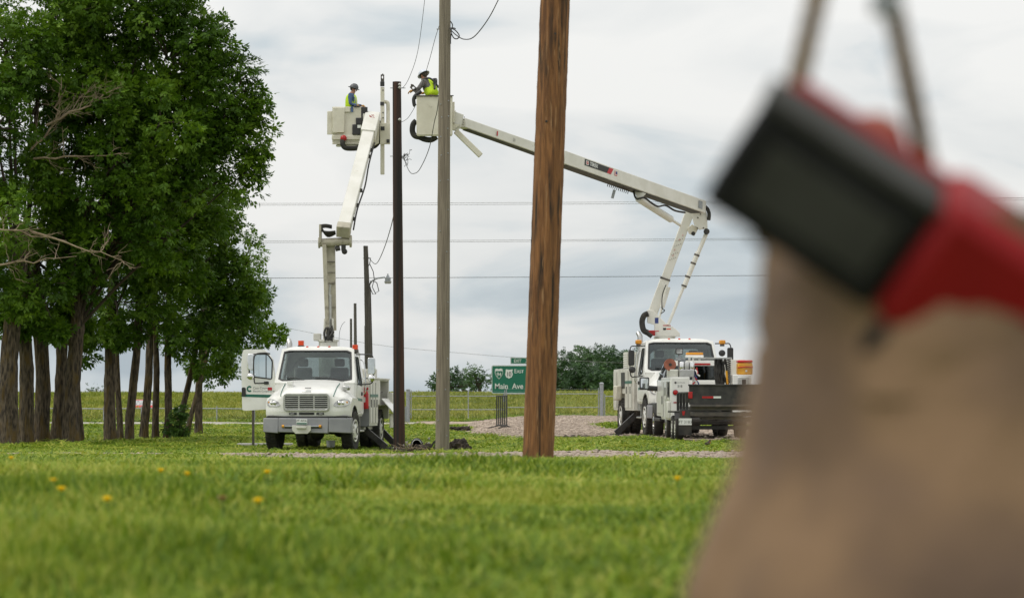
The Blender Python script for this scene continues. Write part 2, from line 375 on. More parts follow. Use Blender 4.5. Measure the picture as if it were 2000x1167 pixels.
# ------------------------------------------------------------------ grass (nobody could count it)
def np_mesh(name, verts, faces_flat, counts, mt, tone=None):
    me = bpy.data.meshes.new(name)
    nv, nl, nf = len(verts), len(faces_flat), len(counts)
    me.vertices.add(nv); me.vertices.foreach_set('co', np.asarray(verts, np.float32).ravel())
    me.loops.add(nl); me.loops.foreach_set('vertex_index', np.asarray(faces_flat, np.int32))
    me.polygons.add(nf); st = np.concatenate([[0], np.cumsum(counts)[:-1]])
    me.polygons.foreach_set('loop_start', st.astype(np.int32))
    me.update(calc_edges=True); me.validate()
    me.materials.append(MT[mt] if isinstance(mt, str) else mt)
    if tone is not None:
        a = me.attributes.new('tone', 'FLOAT', 'POINT'); a.data.foreach_set('value', np.asarray(tone, np.float32))
    return me
def tuft(i, nb, h, spread, mt, wid=.006):
    r = np.random.default_rng(100 + i); vs, fs, ct, tn = [], [], [], []
    for k in range(nb):
        a = r.uniform(0, 6.28); rad = spread * math.sqrt(r.uniform(0, 1)); b = np.array([math.cos(a) * rad, math.sin(a) * rad, -.01])
        t = r.uniform(0, 6.28); ln = r.uniform(.15, .75); hh = h * r.uniform(.45, 1.0); d = np.array([math.cos(t), math.sin(t), 0]); s = np.array([-d[1], d[0], 0]) * wid * r.uniform(.7, 1.3)
        p1 = b + np.array([0, 0, hh * .6]) + d * hh * ln * .3; p2 = b + np.array([0, 0, hh]) + d * hh * ln
        o = len(vs); vs += [b - s, b + s, p1 - s * .8, p1 + s * .8, p2]
        fs += [o, o + 1, o + 3, o + 2, o + 2, o + 3, o + 4]; ct += [4, 3]; tn += [r.uniform(0, 1)] * 5
    return bpy.data.objects.new('tuft', np_mesh('tuft', np.array(vs), fs, ct, mt, tn))
def scatter(name, pts, scl, tufts, label, cat):
    me = bpy.data.meshes.new(name); n = len(pts); me.vertices.add(n); me.vertices.foreach_set('co', np.asarray(pts, np.float32).ravel())
    a = me.attributes.new('rot', 'FLOAT_VECTOR', 'POINT'); rv = np.zeros((n, 3), np.float32); rv[:, 2] = rng.uniform(0, 6.28, n); rv[:, :2] = rng.normal(0, .10, (n, 2)); a.data.foreach_set('vector', rv.ravel())
    a = me.attributes.new('scl', 'FLOAT_VECTOR', 'POINT'); a.data.foreach_set('vector', np.asarray(scl, np.float32).ravel())
    o = bpy.data.objects.new(name, me); COL.objects.link(o); tag(o, label, cat, kind='stuff')
    c = bpy.data.collections.new(name + '_tufts')
    for t in tufts: c.objects.link(t)
    ng = bpy.data.node_groups.new(name, 'GeometryNodeTree')
    ng.interface.new_socket('Geometry', in_out='INPUT', socket_type='NodeSocketGeometry'); ng.interface.new_socket('Geometry', in_out='OUTPUT', socket_type='NodeSocketGeometry')
    gi, go = N(ng, 'NodeGroupInput'), N(ng, 'NodeGroupOutput'); ip = N(ng, 'GeometryNodeInstanceOnPoints'); ci = N(ng, 'GeometryNodeCollectionInfo')
    ci.inputs['Collection'].default_value = c; ci.inputs['Separate Children'].default_value = True; ci.inputs['Reset Children'].default_value = True
    ip.inputs['Pick Instance'].default_value = True
    rt = N(ng, 'GeometryNodeInputNamedAttribute', data_type='FLOAT_VECTOR'); rt.inputs['Name'].default_value = 'rot'
    sl = N(ng, 'GeometryNodeInputNamedAttribute', data_type='FLOAT_VECTOR'); sl.inputs['Name'].default_value = 'scl'
    e2 = N(ng, 'FunctionNodeEulerToRotation'); L(ng, rt.outputs[0], e2.inputs[0])
    L(ng, gi.outputs[0], ip.inputs['Points']); L(ng, ci.outputs[0], ip.inputs['Instance']); L(ng, e2.outputs[0], ip.inputs['Rotation']); L(ng, sl.outputs[0], ip.inputs['Scale']); L(ng, ip.outputs[0], go.inputs[0])
    md = o.modifiers.new('scatter', 'NODES'); md.node_group = ng
    return o
def wedge(y0, y1, dens, k=.25, pad=1.0):
    area = k * (y1 ** 2 - y0 ** 2) + 2 * pad * (y1 - y0); n = int(area * dens)
    y = np.sqrt(rng.uniform(y0 ** 2, y1 ** 2, n)); x = rng.uniform(-1, 1, n) * (k * y + pad); return x, y
def track_m(x, y): return (y > 34.2 + .5 * nzy(x) + 14 * sstep(-2.0, -7.5, x)) & (y < 46.3 + .5 * nzy(x + 7) + 4.5 * sstep(1.2, -3, x))
def no_grass(x, y): return (track_m(x, y) & (rng.uniform(0, 1, len(x)) > .012)) | lot(x, y) | ((x < -4.4) & (y > 117.3) & (y < 121.2)) | ((x > 4.2) & (x < 6.6) & (y > 58) & (y < 66))
T = [tuft(i, 34, .115, .085, 'grass_blade', .0048) for i in range(4)]
pts, scl = [], []
for y0, y1, dens, sx, sz in ((1.2, 12, 190, 1.0, .72), (12, 24, 100, 1.35, .50), (24, 37, 55, 1.8, .42), (37, 70, 24, 2.6, .38), (70, 126, 8, 4.2, .6)):
    x, y = wedge(y0, y1, dens); keep = ~no_grass(x, y); x, y = x[keep], y[keep]
    s = rng.uniform(.7, 1.3, len(x)) * (1 + .35 * np.sin(x * 2.1 + y) * np.sin(y * 1.3))
    pts.append(np.stack([x, y, _G(x, y)], -1)); scl.append(np.stack([s * sx, s * sx, s * sz * (1 + .8 * np.clip(np.sin(x * 1.1 + 2 * np.sin(y * .45)) * np.sin(y * .8 + x * .3), -.5, 1) * (y < 20))], -1))
# longer tussocks along the crest in front of the track
x, y = wedge(15, 21, 10); s = rng.uniform(.8, 1.5, len(x)); pts.append(np.stack([x, y, _G(x, y)], -1)); scl.append(np.stack([s, s, s * .62], -1))
scatter('grass', np.concatenate(pts), np.concatenate(scl), T, 'green lawn grass in front of and around the trucks', 'grass')
T2 = [tuft(20 + i, 30, .45, .5, 'field_blade', .02) for i in range(3)]
x, y = wedge(124, 240, 2.2); s = rng.uniform(.5, 1.2, len(x))
scatter('field_grass', np.stack([x, y, _G(x, y)], -1), np.stack([s * 1.4, s * 1.4, s * .7], -1), T2, 'tall yellow green grass on the bank beyond the fence', 'grass')

# ------------------------------------------------------------------ pebbles and clods on the gravel
def blob_obj(r, seed, mt, sq=.6):
    bm = bmesh.new(); bmesh.ops.create_icosphere(bm, subdivisions=1, radius=r)
    for v in bm.verts: v.co *= 1 + .35 * mnoise.noise(v.co * (2 / r) + V(seed, 0, 0)); v.co.z *= sq
    me = bpy.data.meshes.new('pebble'); bm.to_mesh(me); bm.free(); me.materials.append(MT[mt]); return bpy.data.objects.new('pebble', me)
pb = [blob_obj(.035, i, 'pebble') for i in range(3)]
x, y = wedge(34, 54, 26); k = track_m(x, y + rng.normal(0, .35, len(y))); x, y = x[k], y[k]; s = rng.uniform(.4, 1.5, len(x)) ** 1.5
x2 = rng.uniform(-2, 12, 9000); y2 = rng.uniform(60, 122, 9000); k = lot(x2, y2); x2, y2 = x2[k], y2[k]; s2 = rng.uniform(.5, 2, len(x2))
x, y, s = np.concatenate([x, x2]), np.concatenate([y, y2]), np.concatenate([s, s2])
scatter('loose_gravel', np.stack([x, y, _G(x, y) + .02], -1), np.stack([s, s, s], -1), pb, 'loose pinkish gravel stones on the track', 'gravel')
pc = [blob_obj(.06, i + 9, 'clod') for i in range(3)]
x, y = wedge(36, 50, .35); k = track_m(x, y); x, y = x[k], y[k]; s = rng.uniform(.3, 1.1, len(x))
xa = rng.uniform(.8, 9, 260); ya = 66 + .5 * nzy(xa, .6) + rng.normal(0, 1.2, 260); k = lot(xa, ya); xa, ya = xa[k], ya[k]
x, y, s = np.concatenate([x, xa]), np.concatenate([y, ya]), np.concatenate([s, rng.uniform(.5, 1.3, len(xa))])
scatter('soil_clods', np.stack([x, y, _G(x, y) + .03], -1), np.stack([s, s, s], -1), pc, 'dark soil clods scattered over the pale gravel', 'soil')

# ------------------------------------------------------------------ dandelions
def dandelion(px, py, where, pale=False):
    p = hit(px, py, .13)
    t = thing('dandelion', where, 'dandelion', p, 0, 'dandelions in the lawn')
    m = MB().tube([(0, 0, 0), (.006, 0, .06), (.002, .004, .125)], .003, 6); obj('stem', m, 'stem', t)
    m = MB()
    for ring_, (n, l, e) in enumerate(((16, .026, 12), (12, .022, 35), (8, .016, 60))):
        for k in range(n):
            a = 6.283 * k / n + ring_ * .3; d = V(math.cos(a) * math.cos(R(e)), math.sin(a) * math.cos(R(e)), math.sin(R(e))); s = V(-math.sin(a), math.cos(a), 0) * .004
            b = V(0, 0, .127); m.add([b - s * .5, b + s * .5, b + d * l + s, b + d * l - s], [(0, 1, 2, 3)])
    m.ball((0, 0, .126), .010, 8, 5, (1, 1, .7)); obj('flower_head', m, 'straw' if pale else 'dandelion', t)
for px, py, lb in ((22, 894, 'yellow dandelion at the left edge of the lawn, under the leftmost trunks'), (104, 938, 'small yellow dandelion, upper of the close pair at far left of the lawn'),
                   (120, 955, 'small yellow dandelion, lower of the close pair at far left of the lawn'), (209, 974, 'largest yellow dandelion bloom, left part of the foreground lawn'),
                   (314, 918, 'faint yellow dandelion left of the open truck door, left one of two near the crest'), (366, 925, 'yellow dandelion left of the open truck door, right one of two near the crest'),
                   (522, 921, 'yellow dandelion in the lawn below the left truck front wheel'), (504, 979, 'blurred yellow dandelion in the lawn below the open truck door, nearer the camera'),
                   (1323, 934, 'lone yellow dandelion in the lawn left of the canvas bucket')): dandelion(px, py, lb)
dandelion(434, 974, 'pale seeding dandelion beside the blurred yellow one in the near lawn', True)

# ------------------------------------------------------------------ ash trees
LEAF = []
for k in range(7):                            # one compound leaf: seven leaflets along a stalk
    side = (-1 if k % 2 else 1) if k < 6 else 0; b = .03 + .022 * (k // 2); LEAF.append((b, side))
def leaves(name, cl, per, mt, r, size=1.0, leaflets=5):
    """cl: clump centres and radii (n,4). Leaves sit through each clump, thicker to its outside."""
    n = int(sum(per * max(.25, c[3] ** 2) for c in cl)); 
    wts = np.maximum(.25, cl[:, 3] ** 2); idx = r.choice(len(cl), n, p=wts / wts.sum())
    d = r.normal(0, 1, (n, 3)); d /= np.linalg.norm(d, axis=1)[:, None]
    rad = cl[idx, 3] * r.uniform(.15, 1, n) ** .5
    pos = cl[idx, :3] + d * rad[:, None] * np.array([1, 1, .72])
    ax = d * .8 + r.normal(0, .55, (n, 3)); ax[:, 2] -= .25; ax /= np.linalg.norm(ax, axis=1)[:, None]
    up = np.array([0, 0, 1.0]) + r.normal(0, .45, (n, 3)); sd = np.cross(ax, up); sd /= np.linalg.norm(sd, axis=1)[:, None] + 1e-6; nr = np.cross(sd, ax)
    sz = size * r.uniform(.75, 1.35, n)
    tone = np.clip(r.normal(.5, .22, n) + (r.uniform(0, 1, len(cl))[idx] - .5) * .6, 0, 1)
    V_, T_ = [], []
    for k in range(leaflets):
        b, s = LEAF[k + 7 - leaflets]; s2 = s * 1.0
        base = pos + ax * (b * sz)[:, None] * 1.3
        ld = ax * (1 if s == 0 else .55) + sd * s2 * .85 - nr * .18 * r.uniform(0, 2, n)[:, None]; ld /= np.linalg.norm(ld, axis=1)[:, None]
        ws = np.cross(ld, nr); ws /= np.linalg.norm(ws, axis=1)[:, None] + 1e-6
        ln = (sz * r.uniform(.085, .125, n))[:, None]; wd = ln * .23
        q = np.stack([base, base + ld * ln * .45 + ws * wd, base + ld * ln, base + ld * ln * .45 - ws * wd], 1)
        V_.append(q); T_.append(np.repeat(tone[:, None], 4, 1))
    Vv = np.concatenate(V_).reshape(-1, 3); Tt = np.concatenate(T_).ravel(); nf = len(Vv) // 4
    return np_mesh(name, Vv, np.arange(len(Vv)), np.full(nf, 4), mt, Tt)
def wob(a, b, n, amp, r):
    a, b = Vector(a), Vector(b); o = []
    for i in range(n + 1):
        t = i / n; p = a.lerp(b, t) + Vector(r.normal(0, amp, 3)) * math.sin(math.pi * t); o.append(p)
    return o
def bend(a, b, n, amp, r):
    a, b = Vector(a), Vector(b); ph = r.uniform(0, 6, 4)
    return [a.lerp(b, i / n) + V(math.sin(i / n * 3.1 + ph[0]) - math.sin(ph[0]), math.sin(i / n * 2.6 + ph[1]) - math.sin(ph[1]), 0) * amp + V(math.sin(i / n * 9 + ph[2]), 0, 0) * amp * .15 * min(1, i / 3) for i in range(n + 1)]
def trunk_mesh(m, pts, r0, r1, r, n=26):
    """furrowed trunk: ribbed cross-section and a flared foot"""
    o = len(m.v); k = len(pts); ph = r.uniform(0, 6, 4)
    for i, p in enumerate(pts):
        t = i / (k - 1); rad = .86 * (r0 * (1 - t) + r1 * t) + r0 * .32 * math.exp(-t * 24)
        for j in range(n):
            a = 6.2832 * j / n
            q = rad * (1 + .06 * math.sin(3 * a + ph[0] + t * 3) + .05 * math.sin(5 * a + ph[1]) + .075 * (1 if (j + int(t * 9 + ph[3])) % 2 else -1) + .05 * r.normal()) + (.12 * r0 * math.exp(-t * 22) * math.sin(4 * a + ph[2]))
            m.v.append((p[0] + math.cos(a) * q, p[1] + math.sin(a) * q, p[2]))
    for i in range(k - 1):
        for j in range(n):
            j2 = (j + 1) % n; m.f.append((o + i * n + j, o + i * n + j2, o + (i + 1) * n + j2, o + (i + 1) * n + j))
    m.f.append(tuple(o + (k - 1) * n + j for j in range(n)))
def tree(px, Y, wid, label, blobs, seed, lean=0, toph=7.0, per=250, dead=None, sub=11):
    """blobs: (px, py, rx px, ry px, depth offset m): masses of the crown, at the depth of the trunk"""
    r = np.random.default_rng(seed); b = on(px, Y); s = F / Y
    t = thing('ash_tree', label, 'tree', b, 0, 'row of ash trees')
    top = b + V(lean, .3, toph)
    m = MB(); tp = bend(b - V(0, 0, .15), top, 22, .16, r); trunk_mesh(m, tp, wid / 2, wid * .34, r); obj('trunk', m, 'bark', t, 60, world=t)
    lm = MB(); cl = []
    for bl in blobs:
        bx, by, rx, ry = bl[:4]; dy = bl[4] if len(bl) > 4 else 0
        c = P(bx, by, Y) + V(0, dy, 0); ex, ez = rx / s, ry / s; ey = min(ex, 2.6)
        st = tp[int(r.integers(12, 21))]
        mid = st.lerp(c, .5) + V(0, 0, .3); lp = [st] + [mid + Vector(r.normal(0, .12, 3)), c]
        lm.tube([lp[0], lp[0].lerp(lp[1], .5) + V(0, 0, .06), lp[1], lp[1].lerp(lp[2], .5), lp[2]], [wid * .10, wid * .09, wid * .075, wid * .055, wid * .03], 7)
        nsub = max(5, int(sub * ex * ez / 1.5))
        for k in range(nsub):
            d = Vector(r.normal(0, 1, 3)).normalized(); q = r.uniform(.35, 1) ** .5
            cc = c + V(d.x * ex * q, d.y * ey * q, d.z * ez * q); rad = r.uniform(.38, .85) * min(1.0, .45 + .3 * ex)
            cl.append((*cc, rad))
            if k % 2 == 0: lm.tube(wob(c.lerp(cc, .1), cc, 3, .06, r), [.035, .028, .02, .01], 5)
    obj('limbs', lm, 'limb_bark', t, 60, world=t)
    cl = np.array(cl); me = leaves('crown', cl - np.array([*b, 0]), per, 'ash_leaf', r, size=1.3)
    o = bpy.data.objects.new('crown', me); COL.objects.link(o); o.parent = t
    if dead:
        dm = MB()
        for (x0, y0, x1, y1, dy, nt_) in dead:
            a, e = P(x0, y0, Y + dy), P(x1, y1, Y + dy)
            path = wob(a, e, 9, .05, r); dm.tube(path, [.04 - .0037 * i for i in range(10)], 6)
            ax = (e - a)
            for k in range(nt_):
                i = int(r.integers(1, 9)); st = path[i]; ln = r.uniform(.5, 1.25) * (1.1 - i * .06)
                d = (ax.normalized() * r.uniform(.4, 1.1) + Vector(r.normal(0, .5, 3)) + V(0, 0, .12)).normalized()
                q = wob(st, st + d * ln, 5, .03, r); dm.tube(q, [.014, .012, .010, .008, .006, .004], 5)
                for kk in range(4):
                    j = int(r.integers(1, 5)); d2 = (d + Vector(r.normal(0, .6, 3))).normalized()
                    dm.tube(wob(q[j], q[j] + d2 * r.uniform(.2, .5), 3, .015, r), [.007, .006, .005, .003], 4)
        obj('dead_branch', dm, 'dead_wood', t, 60, world=t)
    return t
tree(14, 76, .68, 'ash tree with the leftmost leaning trunk, cut by the picture edge', [(15, 90, 110, 110), (-40, 300, 90, 120), (10, 260, 60, 80, -1.5), (15, 420, 75, 85, -2), (-30, 560, 80, 70), (20, 545, 55, 45, -1), (20, 610, 50, 30), (40, 180, 70, 60, -1)], 1, lean=.5,
     dead=[(-30, 440, 130, 470, -3.2, 10), (60, 452, 262, 518, -3.2, 9), (-30, 520, 150, 500, -3.1, 7)])
tree(50, 78, .54, 'ash tree on the second thick trunk from the left edge', [(90, 40, 120, 80), (60, 230, 80, 100), (70, 420, 80, 80), (60, 570, 60, 45), (100, -90, 120, 70), (90, 500, 70, 50), (50, 625, 45, 25), (22, 640, 22, 30, -.6), (120, 655, 16, 25, -.8)], 2, lean=.3)
tree(80, 79, .58, 'ash tree with pale bark scars in the left trunk cluster, dead twigs above', [(160, 130, 120, 110), (140, 330, 90, 90), (130, 520, 80, 70), (170, -60, 120, 80), (180, 240, 90, 70), (110, 610, 60, 35), (150, 600, 40, 40)], 3, lean=-.2,
     dead=[(58, 295, 185, 165, -3.4, 13), (90, 245, 235, 170, -3.5, 12), (110, 235, 120, 150, -3.4, 6), (65, 310, 250, 300, -3.3, 7)])
tree(110, 80, .46, 'ash tree on the narrower trunk in the left cluster', [(230, 60, 110, 90), (210, 260, 90, 90), (170, 430, 80, 70), (130, 610, 50, 40), (240, 340, 90, 80), (200, 160, 80, 70)], 4)
tree(137, 78.5, .58, 'largest crowned ash tree, on the right side of the left trunk cluster', [(330, 120, 120, 110), (405, 110, 75, 85), (465, 175, 50, 65), (478, 265, 42, 62), (430, 270, 70, 75), (340, 290, 100, 80), (300, -20, 110, 80), (250, 190, 90, 80), (468, 345, 38, 42), (400, 350, 60, 40), (355, 30, 62, 60), (380, 200, 90, 80), (300, 220, 80, 80), (440, 220, 60, 60), (495, 200, 28, 40), (500, 310, 22, 35), (350, 370, 80, 50), (250, 320, 80, 70, -1.6), (190, 400, 80, 60, -1.6), (300, 400, 80, 60, -1.4), (330, 250, 70, 60, -1.8), (220, 220, 80, 70, -1.8), (130, 300, 70, 60, -1.8), (240, 480, 70, 50, -1.2), (340, 470, 60, 50, -1.2), (160, 540, 70, 45, -1.4)], 5, lean=-.1)
tree(160, 81, .22, 'slender ash tree standing just right of the left trunk cluster', [(230, 420, 80, 60), (210, 520, 60, 60), (180, 620, 35, 45), (250, 470, 70, 50), (166, 670, 16, 45), (150, 640, 30, 30, -.6)], 6)
tree(217, 83, .46, 'ash tree on the first trunk right of the gap between trunk clusters', [(270, 380, 110, 80), (250, 500, 90, 70), (240, 590, 70, 40), (200, 640, 22, 22), (238, 655, 14, 25, -.6), (320, 430, 80, 70), (330, 350, 80, 50)], 7, lean=-.1)
tree(235, 85.5, .24, 'thin ash tree tucked between two thicker trunks in mid row', [(300, 330, 90, 70), (260, 610, 60, 40), (370, 390, 70, 60), (300, 480, 80, 60)], 8)
tree(252, 84, .34, 'ash tree with ivy flecked trunk, third trunk right of the gap', [(340, 430, 90, 75), (330, 540, 80, 60), (300, 640, 50, 28), (430, 410, 50, 45), (380, 470, 60, 50)], 9, lean=.1)
tree(280, 88, .35, 'ash tree on the straight dark trunk in front of the red car', [(400, 420, 70, 60), (390, 520, 75, 65), (340, 620, 60, 40), (440, 430, 40, 40), (430, 540, 60, 60)], 10)
tree(303, 89, .28, 'ash tree with two pale parallel stems in the middle of the row', [(440, 470, 50, 55), (420, 590, 65, 60), (370, 670, 50, 35)], 11)
tree(325, 88.5, .31, 'ash tree on the trunk leaning right near the end of the row', [(478, 520, 40, 55), (455, 600, 50, 60), (410, 680, 50, 35)], 12, lean=.35)
tree(343, 90, .26, 'strongly leaning pale ash trunk with suckers at its foot', [(497, 570, 26, 50), (470, 640, 42, 40), (400, 640, 60, 50), (440, 710, 38, 28)], 13, lean=1.0)
tree(364, 98, .24, 'thin crooked ash tree leaning right behind the leaning pale trunk', [(480, 500, 36, 50), (400, 720, 35, 28), (430, 640, 50, 40)], 14, lean=1.1, toph=6)
tree(388, 100, .36, 'last ash tree at the right end of the row, next to the truck door', [(500, 600, 24, 40), (478, 660, 36, 36), (430, 700, 42, 38), (525, 655, 26, 14), (420, 560, 60, 60)], 15, lean=.1)
# sucker shoots at the foot of the leaning trunk
r_ = np.random.default_rng(55); sp = on(352, 88); st = thing('sucker_shrub', 'small leafy sucker growth at the foot of the leaning trunk', 'shrub', sp)
m = MB()
for k in range(7): m.tube(wob((0, 0, 0), (r_.normal(0, .35), r_.normal(0, .2), r_.uniform(.4, 1.3)), 3, .03, r_), [.012, .01, .008, .004], 5)
obj('stems', m, 'limb_bark', st)
o = bpy.data.objects.new('foliage', leaves('foliage', np.array([(r_.normal(0, .16), r_.normal(0, .12), r_.uniform(.1, 1.3), .16) for k in range(12)]), 170, 'weed_leaf', r_)); COL.objects.link(o); o.parent = st

# ------------------------------------------------------------------ far trees
def far_tree(px, Y, base_z, w, h, label, seed, mt='far_leaf', n=26, per=26, group='trees on the horizon', lo=.15):
    r = np.random.default_rng(seed); x = (px - 1000) / F * Y; b = V(x, Y, base_z)
    t = thing('far_tree', label, 'tree', b, 0, group)
    m = MB(); m.tube(wob((0, 0, -.5), (0, 0, h * .6), 5, .1, r), [.35, .3, .26, .22, .16, .1], 8)
    for k in range(5): m.tube(wob((0, 0, h * .3), (r.normal(0, w * .22), r.normal(0, w * .2), h * r.uniform(.5, .85)), 3, .1, r), [.16, .12, .09, .04], 5)
    obj('trunk', m, 'far_trunk', t)
    cl = []
    for k in range(n):
        hh = r.uniform(lo, .95); ww = w * .5 * math.sqrt(max(.05, 1 - ((hh - .5) / .55) ** 2)); a = r.uniform(0, 6.28); q = r.uniform(.2, 1) ** .5
        cl.append((math.cos(a) * ww * q, math.sin(a) * ww * q, h * hh, w * r.uniform(.09, .17)))
    o = bpy.data.objects.new('crown', leaves('crown', np.array(cl), per, mt, r, size=4.2, leaflets=3)); COL.objects.link(o); o.parent = t
k = 0
for px, Y, w, h, lb in ((1098, 420, 6, 7.5, 'far tree at the left end of the wood, just right of the brown pole'), (1128, 430, 9, 8.6, 'tall rounded far tree, second from the brown pole in the wood'),
                        (1163, 425, 10, 9.0, 'broad far tree in the middle of the wood left of the right truck'), (1193, 415, 9, 8.6, 'far tree in the wood next to the right truck body'),
                        (1225, 420, 9, 8.2, 'far tree mostly hidden behind the right truck body'), (1066, 440, 7, 5.6, 'far tree behind the brown pole'),
                        (1145, 390, 7, 5.2, 'low far bush in front of the wood'), (1182, 385, 6, 4.6, 'pale low bush in front of the wood near the right truck')):
    k += 1; far_tree(px, Y, 1.6, w, h, lb, 200 + k, n=46, per=34 if w < 8 else 24)
for px, Y, w, h, lb in ((878, 300, 3.0, 3.2, 'dark low far tree right behind the grey pole'), (858, 310, 1.8, 2.2, 'small far bush left of the grey pole'), (905, 330, 3.2, 3.4, 'loose airy far tree between the grey pole and the highway sign'), (935, 320, 3.6, 4.0, 'loose airy far tree beside the highway sign')):
    k += 1; far_tree(px, Y, 1.75, w, h, lb, 200 + k, n=22, per=40)
far_tree(188, 420, 1.6, 4.5, 2.1, 'low grey green shrub on the skyline between the trunk clusters', 240, n=16, per=16)

# ------------------------------------------------------------------ poles
def pole(name, label, base, top, r0, r1, mt, n=28, rings=60, seed=0, rough=.015, groove=None, group=None):
    r = np.random.default_rng(seed); base, top = Vector(base), Vector(top)
    t = thing(name, label, 'utility pole', base, 0, group)
    m = MB(); ph = r.uniform(0, 6, 5); checks = [(r.uniform(-math.pi, 0), r.uniform(0, .8), r.uniform(.08, .3)) for _ in range(9)]
    for i in range(rings + 1):
        tt = i / rings; p = base.lerp(top, tt) - base + (V(0, 0, -.4) if i == 0 else V(0, 0, 0)); rad = r0 + (r1 - r0) * tt
        for j in range(n):
            a = 6.2832 * j / n - math.pi
            q = rad * (1 + rough * (math.sin(3 * a + ph[0] + tt * 4) + .7 * math.sin(7 * a + ph[1] - tt * 9) + .6 * r.normal()))
            if groove is not None and abs(a - groove - .05 * math.sin(tt * 8)) < 6.2832 / n * .6: q *= .90
            for ca, ct, cl_ in checks:
                if abs(a - ca) < .12 and ct < tt < ct + cl_: q *= .965
            m.v.append((p.x + math.cos(a) * q, p.y + math.sin(a) * q, p.z))
    for i in range(rings):
        for j in range(n):
            j2 = (j + 1) % n; m.f.append((i * n + j, i * n + j2, (i + 1) * n + j2, (i + 1) * n + j))
    m.f.append(tuple(rings * n + j for j in range(n)))
    obj('shaft', m, mt, t, 50)
    return t
def dots(t, name, spots, base, r, mt, depth=.02):
    for p, out in spots:
        m = MB().cyl(Vector(p) - Vector(out) * depth, Vector(p) + Vector(out) * depth * .7, r, r * .8, 8); obj(name, m, mt, t, world=t)
# brown pole, nearest
Yb = 30; bb = on(1050, Yb); tb = P(1084, 0, Yb); tb = bb + (tb - bb) * 1.55
brown = pole('utility_pole', 'thick reddish brown wooden pole nearest the camera, leaning slightly right', bb, tb, .192, .176, 'pole_brown', 40, 90, 3, .02)
def on_pole(px, py, Y, rad): p = P(px, py, Y); return p + V(0, -rad, 0)
dots(brown, 'knot', [(on_pole(1084, 70, Yb, .17), V(0, -1, 0)), (on_pole(1067, 240, Yb, .175), V(0, -1, 0)), (on_pole(1059, 660, Yb, .18), V(0, -1, 0)), (on_pole(1055, 785, Yb, .18), V(0, -1, 0))], bb, .017, 'print_black', .012)
# grey squared-looking pole with bolts
Yg = 52; bg = on(864, Yg); tg = P(869, 0, Yg); tg = bg + (tg - bg) * 1.16
grey = pole('utility_pole', 'weathered grey wooden pole with bolt heads, rising out of the picture top', bg, tg, .152, .118, 'pole_grey', 32, 60, 4, .01, groove=-math.pi / 2 + .15)
r_ = np.random.default_rng(4)
for i, py in enumerate((198, 205, 228, 230, 252, 268, 300, 304, 352, 354, 410, 452, 492, 540, 590, 640, 700, 722, 760, 820, 850)):
    f = (888 - py) / 888; cx = 864 + 5 * f; s = -1 if i % 2 else 1; a = r_.uniform(.35, .8) * s; rad = .152 - .03 * f
    c = P(cx, py, Yg); p = c + V(math.sin(a) * rad, -math.cos(a) * rad, 0)
    obj('bolt', MB().cyl(p - V(math.sin(a), -math.cos(a), 0) * .01, p + V(math.sin(a), -math.cos(a), 0) * .014, .017, .011, 8), 'galvanised', grey, world=grey)
# tarred pole being worked on
Yt = 63.5; bt = on(780, Yt); tt_ = P(775, 160, Yt)
tar = pole('utility_pole', 'black and rust tarred pole between the two lift buckets', bt, tt_, .155, .112, 'pole_tarred', 28, 50, 5, .008)
def insulator(t, p, d):
    p, d = Vector(p), Vector(d)
    obj('bracket', MB().cyl(p - d * .10, p + d * .06, .012, n=8), 'galvanised', t, world=t)
    m = MB(); q = p + d * .06; m.tube([q, q + d * .02, q + d * .04, q + d * .06, q + d * .08], [.02, .035, .02, .035, .02], 10); obj('insulator', m, 'ceramic', t, world=t)
for py in (167, 173, 235): insulator(tar, P(777, py, Yt) + V(.02, -.12, 0), V(.4, -.9, 0).normalized())
for py in (172, 305): obj('through_bolt', MB().cyl(P(762, py, Yt), P(792, py, Yt), .011, n=8), 'galvanised', tar, world=tar)
m = MB(); r_ = np.random.default_rng(61); c = P(790, 306, Yt)
for k in range(9): m.tube(wob(c + Vector(r_.normal(0, .04, 3)), c + V(r_.uniform(-.02, .2), r_.normal(0, .08), r_.uniform(-.25, .2)), 4, .05, r_), .007, 5)
obj('wire_tangle', m, 'wire', tar, world=tar)
# far poles
def fpole(px0, py0, px1, py1, Y, r0, r1, lb, z0=None):
    b = on(px1, Y); tp = P(px0, py0, Y); return pole('utility_pole', lb, b, tp, r0, r1, 'pole_old', 16, 20, int(px0), .01, group='poles behind the left truck')
lp = fpole(714, 480, 726, 830, 88, .17, .085, 'leaning old pole with a lamp arm, behind the left truck')
Yl = 88
obj('brace', MB().beam(on(730, Yl + .3) , P(722, 560, Yl + .25), .07, .07), 'pole_old', lp, world=lp)
m = MB().tube([P(721, 556, Yl), P(727, 548, Yl), P(737, 543, Yl), P(752, 541, Yl)], .028, 8); la = obj('lamp_arm', m, 'galvanised', lp, world=lp)
c = P(757.5, 545, Yl); m = MB().box(c + V(0, 0, -.02), (.20, .2, .12)); m.cyl(c + V(0, 0, .04), c + V(0, 0, .13), .075, .05); m.tube([c + V(0, 0, .13), c + V(0, 0, .2)], [.03, .02], 8); lh = obj('lamp_head', m, 'galvanised', lp, world=lp)
obj('lamp_diffuser', MB().hexa([c + V(*q) for q in ((-.10, -.1, -.16), (.10, -.1, -.16), (.10, .1, -.16), (-.10, .1, -.16), (-.13, -.12, -.08), (.13, -.12, -.08), (.13, .12, -.08), (-.13, .12, -.08))]), 'seat_pale', lh, world=lp)
m = MB()
for pp in ([(722, 515), (729, 530), (731, 545), (727, 560), (733, 572), (740, 568), (736, 552), (729, 548)], [(724, 548), (722, 560), (728, 574), (734, 574), (730, 566)], [(719, 505), (724, 503), (722, 515), (719, 520)]):
    m.tube([P(a, b, Yl - .15) for a, b in pp], .016, 6)
